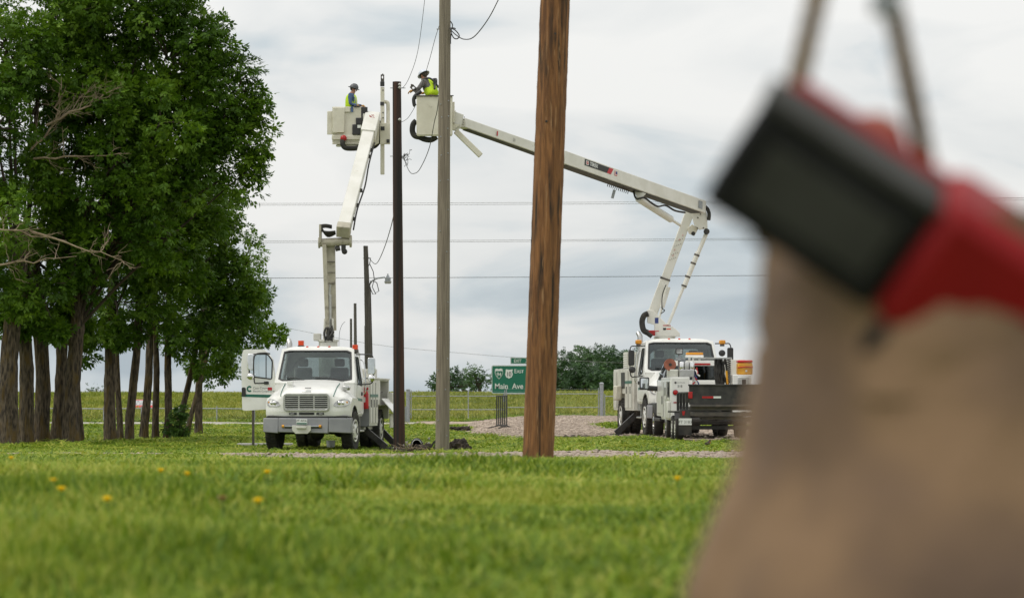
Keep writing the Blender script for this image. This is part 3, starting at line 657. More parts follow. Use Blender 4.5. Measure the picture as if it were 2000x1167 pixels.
obj('slack_cable', m, 'wire', lp, world=lp)
obj('cross_bolt', MB().cyl(P(709, 504, Yl), P(722, 503, Yl), .014, n=6), 'galvanised', lp, world=lp)
fpole(693.5, 592, 695, 810, 128, .10, .075, 'slim far pole with a small lamp, just right of the turret boom')
fpole(685.5, 622, 686, 810, 150, .08, .07, 'short far pole beside the slim one, left of it')
fpole(713.5, 636, 715, 810, 150, .07, .06, 'thin far pole showing behind the leaning lamp pole')

# ------------------------------------------------------------------ wires
def curve_pts(keys, n=10):
    k = [Vector(p) for p in keys]; o = []
    for i in range(len(k) - 1):
        p0, p1, p2, p3 = k[max(i - 1, 0)], k[i], k[i + 1], k[min(i + 2, len(k) - 1)]
        for j in range(n):
            t = j / n; o.append(.5 * (2 * p1 + (p2 - p0) * t + (2 * p0 - 5 * p1 + 4 * p2 - p3) * t * t + (3 * p1 - p0 - 3 * p2 + p3) * t ** 3))
    return o + [k[-1]]
def wire(label, keys, r=.008, mt='wire', name='service_wire', n=10, group='service wires'):
    return tag(obj(name, MB().tube(curve_pts(keys, n), r, 6), mt), label, 'wire', group)
wire('thin wire from the tarred pole top up out of the picture', [P(779, 167, Yt - .15), P(786, 172, Yt - .3), P(800, 150, 60), P(817, 95, 57), P(833, -30, 52)], .006)
wire('thin wire running down behind the grey pole past the white helmet', [P(858, 50, 54), P(850, 75, 55), P(838, 120, 56.5), P(823, 170, 58.5)], .006)
wire('thin wire from the second tarred pole insulator to the right bucket', [P(779, 235, Yt - .15), P(785, 238, Yt - .3), P(797, 230, 62), P(808, 213, 60.5), P(812, 205, 60.2)], .006)
wire('black cable sagging from the tarred pole up behind the grey pole', [P(789, 305, Yt - .1), P(792, 318, Yt - .2), P(800, 335, 62), P(808, 339, 61), P(820, 330, 60), P(838, 290, 58.8), P(848, 240, 57.5), P(856, 200, 56), P(868, 63, 52.3)], .009)
wire('dark service cable looping from the grey pole up to the picture top', [P(878, 56, Yg - .1), P(890, 68, Yg - .2), P(907, 77, 51.5), P(927, 71, 51), P(955, 35, 50), P(978, -10, 49)], .011)
wire('dark cable from the tarred pole sagging to the leaning lamp pole', [P(769, 420, Yt + .1), P(763, 445, 68), P(752, 480, 76), P(740, 508, 83), P(732, 515, 86), P(722, 505, Yl - .15)], .012)
m = MB()
for pp in ([(880, 42), (884, 50), (881, 62), (886, 74), (893, 76), (897, 70), (890, 60), (880, 55)], [(879, 56), (886, 55), (890, 57)], [(881, 66), (880, 78), (880, 86)]): m.tube(curve_pts([P(a, b, Yg - .15) for a, b in pp], 4), .012, 6)
obj('cable_clamp', m, 'wire', grey, world=grey)
obj('through_bolt', MB().cyl(P(853, 57, Yg), P(882, 55, Yg), .014, n=8), 'galvanised', grey, world=grey)
Yw = 150
for i, (ya, yb, lb) in enumerate(((402, 396, 'upper wire of the highest pair strung across the sky'), (399, 392, 'lower gauge wire of the highest pair strung across the sky'), (473, 464, 'upper wire of the middle pair strung across the sky'),
                                  (476, 467, 'lower wire of the middle pair strung across the sky'), (545, 537, 'single lowest dark wire strung across the sky'), (404, 374, 'wire seen right of the red tool near the picture edge'))):
    if i == 5: a, b = P(1500, 382, Yw + 6), P(2500, 371, Yw + 6)
    else: a, b = P(-700, ya - 6, Yw), P(2600, yb - 14, Yw)
    wire(lb, [a, a.lerp(b, .25) - V(0, 0, .25), a.lerp(b, .5) - V(0, 0, .33), a.lerp(b, .75) - V(0, 0, .25), b], .011 if i != 4 else .015, 'wire_pale' if i != 4 else 'wire', 'power_line', 6, 'power lines across the sky')
wire('faint far wire sloping down to the wood behind the highway sign', [P(560, 640, 300), P(730, 672, 300), P(900, 689, 300), P(1080, 702, 300), P(1400, 716, 300)], .02, 'wire_pale', 'power_line', 6, 'power lines across the sky')

# ------------------------------------------------------------------ fence and gate
def fence_mesh(t, a, b, h, step=.11):
    m = MB(); a, b = Vector(a), Vector(b); d = (b - a); ln = d.length; u = d.normalized(); n = int(ln / step); k = h
    i = -int(h / step)
    while i < n:
        for sgn in (1, -1):
            s0 = i * step; s1 = s0 + h; z0, z1 = 0, h
            if s0 < 0: z0 = -s0; s0 = 0
            if s1 > ln: z1 = h - (s1 - ln); s1 = ln
            if s1 - s0 > .02:
                p, q = (a + u * s0, a + u * s1) if sgn > 0 else (a + u * (ln - s0), a + u * (ln - s1))
                dd = V(0, 0, 1)
                m.tube([p + dd * z0, q + dd * z1], .0013, 3, False)
        i += 1
    return obj('chain_link_mesh', m, 'galvanised', t, 0)
Yf = 121.5
def fpt(px, dz=0): p = on(px, Yf); p.z += dz; return p
gate = thing('gate', 'wide double chain link gate with two horizontal rails behind the gravel lot', 'gate', fpt(985))
for pxa, pxb in ((803, 986), (989, 1169)):
    za, zb = fpt(pxa), fpt(pxb); zm = max(za.z, zb.z)
    f = lambda px, h: V(fpt(px).x, Yf, zm + h) - gate.location
    for h in (.44, 1.12): obj('rail', MB().cyl(f(pxa, h), f(pxb, h), .020, n=8), 'galvanised', gate)
    for px in (pxa, (pxa + pxb) / 2 + (20 if pxa < 900 else -10), pxb): obj('stile', MB().cyl(f(px, .0), f(px, 1.42), .024, n=8), 'galvanised', gate)
    fence_mesh(gate, f(pxa, .02), f(pxb, .02), 1.08)
    for h in (1.24, 1.36): obj('barbed_wire', MB().cyl(f(pxa, h), f(pxb, h), .006, n=4), 'galvanised', gate)
for px, lb in ((797, 'thick galvanised gate post at the left end of the gate'), (1175, 'thick galvanised gate post at the right end, near the right truck')):
    b = fpt(px); t = thing('gate_post', lb, 'post', b, 0, 'gate posts')
    obj('post', MB().cyl((0, 0, -.2), (0, 0, 1.62), .10, n=20), 'galvanised', t); obj('cap', MB().lathe([(.12, 1.62), (.12, 1.65), (.07, 1.69), (.01, 1.70)], n=20), 'galvanised', t)
    for h in (.4, 1.2): obj('hinge', MB().bx(-.14 if px > 1000 else .1, -.1 if px > 1000 else .16, -.05, .05, h - .04, h + .04), 'galvanised', t)
def fence_run(px0, px1, n, label, top=.92, ypost=Yf):
    t = thing('chain_link_fence', label, 'fence', fpt(px0)); L0 = t.location
    for i in range(n + 1):
        px = px0 + (px1 - px0) * i / n; obj('post', MB().cyl(fpt(px, -.2) - L0, fpt(px, top + .12) - L0, .03, n=8), 'galvanised', t)
    obj('top_rail', MB().tube([fpt(px0 + (px1 - px0) * i / n, top) - L0 for i in range(n + 1)], .024, 8), 'galvanised', t)
    for i in range(n): fence_mesh(t, fpt(px0 + (px1 - px0) * i / n, .03) - L0, fpt(px0 + (px1 - px0) * (i + 1) / n, .03) - L0, top - .05)
fence_run(-240, 792, 14, 'long low chain link fence with a pale top rail behind the trees and left truck', .68)
fence_run(1181, 1700, 7, 'chain link fence with a sloping top rail behind the right truck', 1.0)

# ------------------------------------------------------------------ highway sign
Ys = 185; s = F / Ys
sg = thing('highway_sign', 'green freeway exit sign for Main Ave, partly hidden by the brown pole', 'road sign', on(1023, Ys))
def sp(u, v, d=0): return P(u, v, Ys) + V(0, -d, 0)
x0, x1, y0, y1 = 960, 1086, 713, 768
def sf(u, v, t=0): return sp(u, v, -t)
mainp = obj('panel', MB().prism([(a, b) for a, b in rr(x0, y0, x1, y1, 3.5)], sf, .06), 'sign_green', sg, world=sg)
obj('border', MB().ring(rr(x0 + .5, y0 + .5, x1 - .5, y1 - .5, 3.2), rr(x0 + 1.4, y0 + 1.4, x1 - 1.4, y1 - 1.4, 2.6), lambda u, v, t: sp(u, v, .006 + t), .006), 'sign_white', mainp, world=sg)
exitp = obj('exit_panel', MB().prism(rr(997, 697.5, 1060, 710.5, 1.2), sf, .06), 'sign_green', sg, world=sg)
obj('border', MB().ring(rr(997.4, 697.9, 1059.6, 710.1, 1.2), rr(998.2, 698.7, 1058.8, 709.3, .8), lambda u, v, t: sp(u, v, .006 + t), .006), 'sign_white', exitp, world=sg)
for px in (985, 1060): obj('post', MB().beam(on(px, Ys + .2) - V(0, 0, .3), P(px, 705 if px > 1000 else 716, Ys + .2), .2, .1, up=(0, 1, 0)), 'galvanised', sg, world=sg)
def st(body, cx, base, hpx, par, sx=1.0, m_='sign_white', d=.012, th=.003): 
    sz = hpx / .70 / s
    text('lettering', body, sz, m_, par, lambda u, v: P(cx, base, Ys) + V(u * sx, -d, v), world=sg, thick=th)
st('EXIT', 1011, 707, 6, exitp, .85); st('343', 1033, 707, 7, exitp, .95)
st('Main  Ave', 994, 758.5, 10.4, mainp, .93, th=.007)
obj('shield', MB().prism([(967, 720.5), (970, 719), (974, 720.5), (978, 719), (981.5, 720.5), (982.5, 728), (980, 734), (974.5, 740), (969, 734), (966.5, 728)], lambda u, v, t: sp(u, v, .008 + t), .008), 'sign_white', mainp, world=sg)
obj('shield_face', MB().prism([(968, 724), (981.2, 724), (981.6, 728), (979.3, 733.5), (974.5, 738.6), (969.8, 733.5), (967.5, 728)], lambda u, v, t: sp(u, v, .018 + t), .008), 'sign_green', mainp, world=sg)
st('94', 974.6, 734.2, 7.6, mainp, .82, d=.03)
obj('route_marker', MB().prism([(987.5, 722), (989, 720.5), (993, 721.5), (997, 721.5), (1000, 720.5), (1001.5, 722), (1000.3, 725), (1001.6, 731), (999, 736.5), (996.5, 737), (994, 739), (991.5, 737), (989, 736.5), (986.6, 731), (987.8, 725)], lambda u, v, t: sp(u, v, .008 + t), .008), 'sign_white', mainp, world=sg)
st('10', 993.8, 734.2, 9.0, mainp, .78, 'print_black', .03)
st('E', 1006.5, 728, 7.6, mainp, .9); st('AST', 1016, 728, 6.2, mainp, .88)

# ------------------------------------------------------------------ vehicles
def B(name, mt, par, x0, x1, y0, y1, z0, z1, bevel=.012, rot=None):
    m = MB()
    if rot is None: m.bx(x0, x1, y0, y1, z0, z1)
    else: m.box(((x0 + x1) / 2, (y0 + y1) / 2, (z0 + z1) / 2), (x1 - x0, y1 - y0, z1 - z0), rot)
    return obj(name, m, mt, par, 30, bevel)
def rot_of(axis, deg): return Matrix.Rotation(R(deg), 3, axis)
def resamp(poly, n):
    p = [Vector(q) for q in poly] + [Vector(poly[0])]; ls = [(p[i + 1] - p[i]).length for i in range(len(poly))]; tot = sum(ls); o = []
    for k in range(n):
        d = tot * k / n
        for i, l in enumerate(ls):
            if d <= l + 1e-9: o.append(tuple(p[i].lerp(p[i + 1], d / l))); break
            d -= l
    return o
def round_poly(poly, r, n=3):
    o = []; m = len(poly)
    for i in range(m):
        a, b, c = Vector(poly[i - 1]), Vector(poly[i]), Vector(poly[(i + 1) % m]); u, v = (a - b).normalized(), (c - b).normalized()
        for k in range(n + 1):
            t = k / n; p, q = b + u * r, b + v * r; o.append(tuple(p.lerp(b, t).lerp(b.lerp(q, t), t)))
    return o
def wheel(par, x, y, r, w, side, rim='white_paint', lugs=True, dual=False, yaw=0, rr_=.56):
    """side: +1 outer face towards +x"""
    m = MB(); c = V(x, y, r); h = w / 2
    prof = [(r * rr_, -h * .8), (r * .78, -h), (r * .93, -h * .98), (r * .985, -h * .8), (r, -h * .5), (r, h * .5), (r * .985, h * .8), (r * .93, h * .98), (r * .78, h), (r * rr_, h * .8)]
    m.lathe(prof, (0, 0, 0), 'x', 40)
    if lugs:
        for k in range(30):
            for s in (-1, 1):
                a = 6.2832 * (k + (.5 if s > 0 else 0)) / 30; M = Matrix.Rotation(a, 3, 'X'); m.box(M @ V(s * h * .55, 0, r * 1.003), (h * .8, r * .09, .022), M @ Matrix.Rotation(s * .35, 3, 'Z'))
    Mz = Matrix.Rotation(R(yaw), 3, 'Z'); m.v = [tuple(Mz @ Vector(p) + c) for p in m.v]
    t = obj('wheel', m, 'rubber', par, 40)
    q = MB(); e = side * h
    q.lathe([(r * .57, e * .78), (r * .57, e * .98), (r * .52, e * .98), (r * .46, e * (.35 if dual else .8)), (r * .30, e * (.2 if dual else .95)), (r * .27, e * .95), (r * .18, e * 1.08), (r * .1, e * 1.1)], (0, 0, 0), 'x', 28)
    for k in range(10):
        a = 6.2832 * k / 10; q.cyl(V(e * .3, math.cos(a) * r * .36, math.sin(a) * r * .36), V(e * (1.0 if not dual else .5), math.cos(a) * r * .36, math.sin(a) * r * .36), .014, n=6)
    q.v = [tuple(Mz @ Vector(p) + c) for p in q.v]; obj('rim', q, rim, t, 40)
    hq = MB(); e2 = e * (.36 if dual else .9)
    for k in range(8): a = 6.2832 * (k + .5) / 8; hq.cyl(V(e2 * .8, math.cos(a) * r * .43, math.sin(a) * r * .43), V(e2 + side * .012, math.cos(a) * r * .43, math.sin(a) * r * .43), r * .06, n=8)
    hq.cyl(V(e * .9, 0, 0), V(e * 1.13, 0, 0), r * .13, n=12); hq.v = [tuple(Mz @ Vector(p) + c) for p in hq.v]; obj('hub', hq, 'dark_steel', t, 40)
    return t
def mirror(par, pts, head, hw, hh, small=None, mt='chrome'):
    """black bracket loop plus mirror heads"""
    a = obj('mirror_bracket', MB().tube(curve_pts(pts, 5), .017, 8), 'black_plastic', par)
    h = Vector(head); mm = obj('mirror', MB().prism(rr(-hw, -hh, hw, hh, .04), lambda u, v, t: h + V(u, t, v), .09), mt, par, 40, .012)
    obj('mirror_glass', MB().prism(rr(-hw + .02, -hh + .02, hw - .02, hh - .02, .03), lambda u, v, t: h + V(u, .092 + t, v), .004), 'mirror_glass', mm)
    if small: q = Vector(small); m2 = obj('spot_mirror', MB().ball(q, .10, 14, 8, (1, .5, .95)), mt, par)
def cab(root, open_door, red_lights, exhaust_side):
    WS = [(-1.03, .36, 1.85), (1.03, .36, 1.85), (.93, .80, 2.67), (-.93, .80, 2.67)]
    # --- hood and front wings in one moulding
    def prof(x):
        a = abs(x); q = sstep(.60, .86, a); yf = -.93 + .05 * (a / 1.1) ** 2 + .22 * max(0, (a - .70) / .43) ** 2.3
        zt = 1.585 - .13 * q; e = float(sstep(.94, 1.13, a)); zb = 1.885 - .05 * a * a - .24 * float(sstep(.70, .98, a)) - .20 * e; zt -= .10 * e
        return [(0, yf + .05, .90), (.08, yf, .93), (.16, yf - .02, 1.04), (.30, yf - .005, 1.25), (.42, yf + .02, zt - .14), (.50, yf + .07, zt - .05), (.58, yf + .17, zt + .005),
                (.72, -.42, zt + (zb - zt) * .40 + .03 * q), (.86, -.02, zt + (zb - zt) * .74 + .02 * q), (1, .38, zb)]
    cache = {}
    def hf(u, v):
        x = (2 * u - 1) * 1.13; x = math.copysign(1.13 * abs(x / 1.13) ** .92, x); k = round(x, 4)
        if k not in cache: cache[k] = prof(x)
        p = cache[k]; vs = [q[0] for q in p]
        a = abs(x); gr = .022 * math.exp(-((a - .70) / .03) ** 2) if v > .3 else 0
        return V(x, np.interp(v, vs, [q[1] for q in p]), np.interp(v, vs, [q[2] for q in p]) - gr)
    m = MB().grid(hf, 44, 40)
    for s in (-1, 1):
        col = [hf(1 if s > 0 else 0, j / 40) for j in range(41)]
        poly = [(p.y, p.z) for p in col] + [(.56, col[-1].z), (.56, .90)] + [(.66 * math.cos(R(t)), .53 + .66 * math.sin(R(t))) for t in np.linspace(34.1, 145.9, 16)]
        m.add([V(s * 1.13, a, b) for a, b in poly], [tuple(range(len(poly)))])
    hood = obj('hood', m, 'white_paint', root, 50)
    for s in (-1, 1):
        arch = [V(s * 1.10, .67 * math.cos(R(t)), .53 + .67 * math.sin(R(t))) for t in np.linspace(10, 170, 18)]; obj('arch_liner', MB().tube(arch, .035, 6), 'black_plastic', root)
        ln = [hf(.5 + s * .5 * (xx / 1.13) ** (1 / .92), v) + V(0, -.012, .014) for xx, v in ((.70, .46), (.71, .55), (.715, .66), (.72, .76), (.73, .86))]
        obj('hood_pinstripe', MB().tube(ln, .011, 5), 'green_stripe', hood)
    # --- grille
    fn = lambda y: (lambda u, v, t: V(u, y + t, v))
    obj('grille_back', MB().prism(rr(-.57, 1.08, .57, 1.48, .07), fn(-.952), .03), 'print_black', root)
    gr = obj('grille_frame', MB().ring(rr(-.61, 1.05, .61, 1.515, .09), rr(-.56, 1.10, .56, 1.465, .06), fn(-1.0), .07), 'aluminium', root, 30, .008)
    for k in range(7): obj('grille_slat', MB().bx(-.565, .565, -.99, -.962, 1.112 + k * .0545, 1.134 + k * .0545), 'aluminium', gr)
    for xx in (-.20, .20): obj('grille_bar', MB().bx(xx - .02, xx + .02, -.985, -.957, 1.10, 1.465), 'aluminium', gr)
    B('emblem', 'chrome', root, -.12, .12, -.955, -.925, 1.545, 1.585, .012); B('hood_latch', 'print_black', root, -.08, .08, -.74, -.70, 1.648, 1.668, .004)
    B('air_intake', 'print_black', root, -.20, .20, -.972, -.93, .955, 1.015, .01)
    for s in (-1, 1): B('air_intake', 'print_black', root, s * .36 - .10, s * .36 + .10, -.969, -.93, .955, 1.01, .01); B('marker_lamp', 'clear_lens', root, s * .38 - .05, s * .38 + .05, -.978, -.94, .97, .995, .006)
    # --- headlights follow the wing
    for s in (-1, 1):
        ol = [(.70, 1.20), (.80, 1.17), (1.02, 1.17), (1.10, 1.22), (1.11, 1.30), (1.04, 1.37), (.90, 1.36), (.76, 1.30)]
        def hl(u, v, t): p = prof(s * min(u, 1.12)); return V(s * u, np.interp(v, [q[2] for q in p[:6]], [q[1] for q in p[:6]]) - .022 + t, v)
        h = obj('headlight', MB().prism(round_poly(ol, .03), hl, .06), 'clear_lens', root, 50)
        obj('reflector', MB().ball(hl(.86, 1.265, -.004), .05, 12, 6, (1, .3, 1)), 'chrome', h); obj('turn_lamp', MB().ball(hl(1.04, 1.28, -.004), .024, 10, 6, (1, .35, 1.1)), 'amber_lens', h)
        obj('reflector', MB().ball(hl(.95, 1.26, -.004), .04, 12, 6, (1, .3, 1)), 'chrome', h)
    # --- bumper, plate, hitch
    bm_ = MB()
    for a, b, c, d in ((-1.17, -.74, -.86, -1.02), (-.735, .585, -1.03, -1.03), (.59, 1.17, -1.02, -.86)):
        bm_.hexa([(a, c - .02, .50), (b, d - .02, .47), (b, d + .25, .47), (a, c + .3, .50), (a, c, .87), (b, d, .87), (b, d + .25, .87), (a, c + .3, .87)])
    bp = obj('bumper', bm_, 'bumper_grey', root, 30, .02)
    B('tow_opening', 'print_black', bp, -.55, .42, -1.057, -1.03, .60, .68, .01); obj('tow_bar', MB().cyl((-.60, -1.075, .655), (.38, -1.075, .655), .022), 'galvanised', bp)
    for xx in (-.60, .38): obj('tow_bar_end', MB().cyl((xx - .03, -1.075, .655), (xx + .03, -1.075, .655), .038), 'yellow_case', bp)
    obj('tow_plate', MB().prism([(-.36, .68), (.14, .68), (.14, .55), (.05, .46), (-.27, .46), (-.36, .55)], fn(-1.10), .03), 'body_white', bp, 30, .008)
    B('tow_lip', 'body_white', bp, -.24, .02, -1.16, -1.10, .60, .645, .008)
    B('licence_plate', 'sign_white', bp, -.245, .045, -1.125, -1.105, .70, .845, .004)
    text('plate_text', 'FT 4WA', .075, 'print_black', bp, lambda u, v: V(u - .1, -1.128, v + .775)); B('plate_band', 'green_stripe', bp, -.235, .035, -1.1275, -1.124, .71, .745, 0)
    B('hood_gap_shade', 'print_black', root, -1.06, 1.06, -.88, -.70, .86, .92, 0)  # black filler colours in the shade of the gap between hood and bumper
    # --- cab shell
    fr = quadmap([(-1.09, .325, 1.79), (1.09, .325, 1.79), (.98, .835, 2.72), (-.98, .835, 2.72)]); fo = resamp([(0, 0), (1, 0), (1, 1), (0, 1)], 40); fi = resamp(round_poly([(.045, .075), (.955, .075), (.955, .94), (.045, .94)], .05, 4), 40)
    sh = MB().ring(fo, fi, fr, -.06)
    def sx(zz): return 1.10 if zz < 1.9 else 1.10 - .14 * (zz - 1.9) / .78
    side_o = [(.36, .95), (1.80, .95), (1.80, 2.68), (.83, 2.68), (.36, 1.84)]
    door_o = [(.58, 1.02), (1.50, 1.02), (1.50, 2.60), (.90, 2.60), (.58, 2.05)]; win = [(.66, 1.78), (1.42, 1.72), (1.42, 2.50), (.95, 2.50), (.66, 2.04)]
    doors = []
    for s in (-1, 1):
        f3 = lambda u, v, t, s=s: V(s * (sx(v) - t), u, v)
        sh.ring(resamp(side_o, 40), resamp(round_poly(door_o, .06, 3), 40), f3, .05)
        if not (open_door and s < 0): doors.append((s, f3))
    sh.ring(resamp([(-1.04, .95), (1.04, .95), (1.0, 2.66), (-1.0, 2.66)], 40), resamp([(-.72, 1.98), (.72, 1.98), (.70, 2.50), (-.70, 2.50)], 40), lambda u, v, t: V(u, 1.77 + t, v), .05); sh.bx(-1.06, 1.06, .40, 1.8, .90, .96); sh.bx(-1.06, 1.06, .34, .40, .95, 1.80)
    shell = obj('cab_shell', sh, 'white_paint', root, 30, .01)
    def roof(u, v):
        x = 2 * u - 1; y = .80 + v * 1.04; e = 1 - min(1, abs(x)) ** 5; f = 1 - abs(2 * v - 1) ** 7
        return V(x * .99, y - .02 * f, 2.655 + .135 * (e * f) ** .6)
    obj('cab_roof', MB().grid(roof, 30, 16), 'white_paint', root, 60)
    ws = obj('windscreen', MB().prism(round_poly([(.05, .08), (.95, .08), (.95, .935), (.05, .935)], .05, 4), lambda u, v, t: fr(u, v, -.025 + t), .004), 'windscreen', root, 0)
    obj('windscreen_seal', MB().ring(resamp(round_poly([(.035, .062), (.965, .062), (.965, .952), (.035, .952)], .055, 4), 40), resamp(round_poly([(.056, .09), (.944, .09), (.944, .925), (.056, .925)], .05, 4), 40), lambda u, v, t: fr(u, v, .006 - t), .04), 'black_plastic', root, 30)
    for a, b in ((.38, .14), (.86, .50)):
        obj('wiper', MB().tube([fr(a, .06, .02), fr((a + b) / 2, .13, .03), fr(b, .155, .02)], .014, 6), 'black_plastic', root)
    for s, f3 in doors:
        d = obj('door', MB().ring(resamp(round_poly([(.59, 1.03), (1.49, 1.03), (1.49, 2.59), (.905, 2.59), (.59, 2.04)], .06, 3), 40), resamp(round_poly(win, .06, 3), 40), lambda u, v, t: f3(u, v, t - .006), .05), 'white_paint', root, 30)
        obj('door_window', MB().prism(round_poly(win, .06, 3), lambda u, v, t: f3(u, v, t + .02), .005), 'clear_glass', d, 0)
        obj('window_seal', MB().tube([f3(a, b, -.004) for a, b in round_poly(win, .06, 3)] + [f3(*round_poly(win, .06, 3)[0], -.004)], .018, 6), 'black_plastic', d)
        obj('door_stripe', MB().prism([(.60, 1.33), (1.48, 1.30), (1.48, 1.37), (.60, 1.40)], lambda u, v, t: f3(u, v, t - .012), .004), 'green_stripe', d)
        B('door_handle', 'black_plastic', d, s * 1.115 - .02, s * 1.115 + .02, 1.30, 1.42, 1.46, 1.56)
    # --- inside the cab
    B('dashboard', 'black_plastic', root, -1.0, 1.0, .44, .72, 1.50, 1.83, .05)
    for xx, mt in ((-.50, 'seat_pale' if open_door else 'seat_grey'), (.50, 'seat_grey')):
        st_ = B('seat', mt, root, xx - .25, xx + .25, 1.32, 1.46, 1.55, 2.22, .06); B('headrest', mt, st_, xx - .14, xx + .14, 1.36, 1.46, 2.24, 2.46, .05); B('cushion', mt, st_, xx - .26, xx + .26, .98, 1.40, 1.44, 1.58, .05)
    tor = [V(.50 + .21 * math.cos(R(a)), .86 + .21 * math.sin(R(a)) * .35, 1.86 + .21 * math.sin(R(a)) * .93) for a in range(0, 375, 15)]; sw = obj('steering_wheel', MB().tube(tor, .018, 6), 'black_plastic', root); obj('steering_hub', MB().cyl((.50, .86, 1.86), (.50, .62, 1.72), .05), 'black_plastic', sw)
    B('rear_window', 'clear_glass', shell, -.71, .71, 1.79, 1.794, 1.98, 2.50, 0)
    # --- roof lights
    for xx in (-.62, -.30, 0, .30, .62): obj('clearance_lamp', MB().ball((xx, .90, 2.765 - .05 * (abs(xx) > .5)), .032, 10, 6, (1.2, 1.6, 1)), 'orange_lens', root)
    # --- chassis
    ch = MB()
    for s in (-1, 1): ch.bx(s * .42 - .04, s * .42 + .04, -.8, 6.2, .62, .86)
    ch.cyl((-1.0, 0, .50), (1.0, 0, .50), .07); ch.bx(-.38, .38, -.55, .8, .45, 1.1); ch.ball((.12, 0, .46), .2, 12, 8); ch.cyl((0, .5, .55), (0, 4.6, .5), .05); ch.cyl((-.95, 4.6, .53), (.95, 4.6, .53), .09); ch.ball((0, 4.6, .52), .24, 12, 8); ch.bx(-.6, .6, 2.2, 2.34, .5, .9); ch.bx(-.9, .9, -.62, .6, .9, .98)
    obj('chassis', ch, 'black_steel', root, 30)
    for s in (-1, 1):
        wheel(root, s * 1.01, 0, .53, .30, s, yaw=-4 if open_door else 0); wheel(root, s * 1.06, 4.6, .53, .28, s, dual=True); wheel(root, s * .74, 4.6, .53, .27, s, dual=True)
        stp = B('step', 'aluminium', root, s * 1.02 - .12, s * 1.02 + .12, .85, 1.65, .48, .53); B('step_hanger', 'aluminium', stp, s * 1.0 - .03, s * 1.0 + .03, .86, .92, .53, .95, 0); B('step_hanger', 'aluminium', stp, s * 1.0 - .03, s * 1.0 + .03, 1.55, 1.61, .53, .95, 0); B('fuel_tank', 'aluminium', root, s * .8 - .18, s * .8 + .18, .9, 1.7, .55, .92, .08)
        obj('grab_bar', MB().tube(curve_pts([(s * 1.10, 1.64, 1.5), (s * 1.18, 1.64, 1.6), (s * 1.14, 1.64, 2.3), (s * 1.02, 1.64, 2.45)], 4), .016, 6), 'chrome', root)
    e = exhaust_side
    obj('exhaust_stack', MB().tube([V(e * .98, 1.98, .7), V(e * .98, 1.98, 2.75), V(e * .98, 2.0, 2.88), V(e * .98 + e * .04, 2.1, 2.98)], [.075, .075, .075, .07], 14), 'aluminium', root)
    return shell
def outrigger(root, x0, z0, x1, y, z1):
    s = math.copysign(1, x1 - x0); o = obj('outrigger', MB().beam((x0, y, z0), (x1, y, z1 + .06), .17, .17, up=(0, 1, 0)), 'black_steel', root, 30, .01); obj('outrigger_foot', MB().bx(x1 - .16, x1 + .16, y - .17, y + .17, z1, z1 + .05), 'black_steel', o, 30, .006)
def louver(root, name, x0, x1, y0, y1, z0, z1, mt='body_white', n=7):
    b = B(name, mt, root, x0 + .012, x1 - .012, y0 + .012, y1 - .012, z0, z1, 0); d = (z1 - z0) / n
    for k in range(n): obj('louvre_slat', MB().hexa([(x0, y0, z0 + k * d), (x1, y0, z0 + k * d), (x1, y1, z0 + k * d), (x0, y1, z0 + k * d), (x0 + .02, y0 + .02, z0 + k * d + d * .75), (x1 - .02, y0 + .02, z0 + k * d + d * .75), (x1 - .02, y1 - .02, z0 + k * d + d * .75), (x0 + .02, y1 - .02, z0 + k * d + d * .75)]), mt, b, 0)
def compartment(root, s, xo, y0, y1, z0, z1, mt='body_white'):
    d = B('compartment_door', mt, root, s * xo - .012, s * xo + .012, y0 + .02, y1 - .02, z0 + .03, z1 - .03, .006); B('latch', 'black_plastic', d, s * (xo + .02) - .01, s * (xo + .02) + .01, (y0 + y1) / 2 - .02, (y0 + y1) / 2 + .02, (z0 + z1) / 2 - .13, (z0 + z1) / 2 + .08, 0); B('hinge_strip', 'dark_steel', d, s * (xo + .014) - .006, s * (xo + .014) + .006, y0 + .03, y0 + .05, z0 + .05, z1 - .05, 0)
def torus(c, Rr, r, ax='y', a0=0, a1=360, n=28):
    f = {'y': lambda a: V(math.cos(a), 0, math.sin(a)), 'x': lambda a: V(0, math.cos(a), math.sin(a)), 'z': lambda a: V(math.cos(a), math.sin(a), 0)}[ax]
    return MB().tube([Vector(c) + f(R(a0 + (a1 - a0) * k / n)) * Rr for k in range(n + 1)], r, 8)

# ================= left bucket truck
LT = thing('bucket_truck', 'white utility bucket truck with its near cab door swung open beside the trees', 'truck', (-5.30, 64.3, G(-5.30, 64.3) + .02), R(-5), 'bucket trucks')
cab(LT, True, True, -1)
for xx, zz in ((-.50, 2.755), (.98, 2.64)):
    bc = obj('beacon', MB().bx(xx - .07, xx + .07, 1.0, 1.14, zz + .06, zz + .19), 'orange_lens', LT, 30, .01); obj('beacon_base', MB().bx(xx - .08, xx + .08, .99, 1.15, zz - .04, zz + .06), 'dark_steel', bc, 30, .008)
# camera box on the hood
B('hood_lamp', 'white_paint', LT, -.60, -.45, -.52, -.36, 1.74, 1.84, .015); B('hood_lamp_foot', 'white_paint', LT, -.57, -.44, -.50, -.30, 1.66, 1.74, .01); B('snorkel_cap', 'aluminium', LT, .86, 1.04, -.42, -.15, 1.60, 1.72, .04, rot_of('Y', 14))
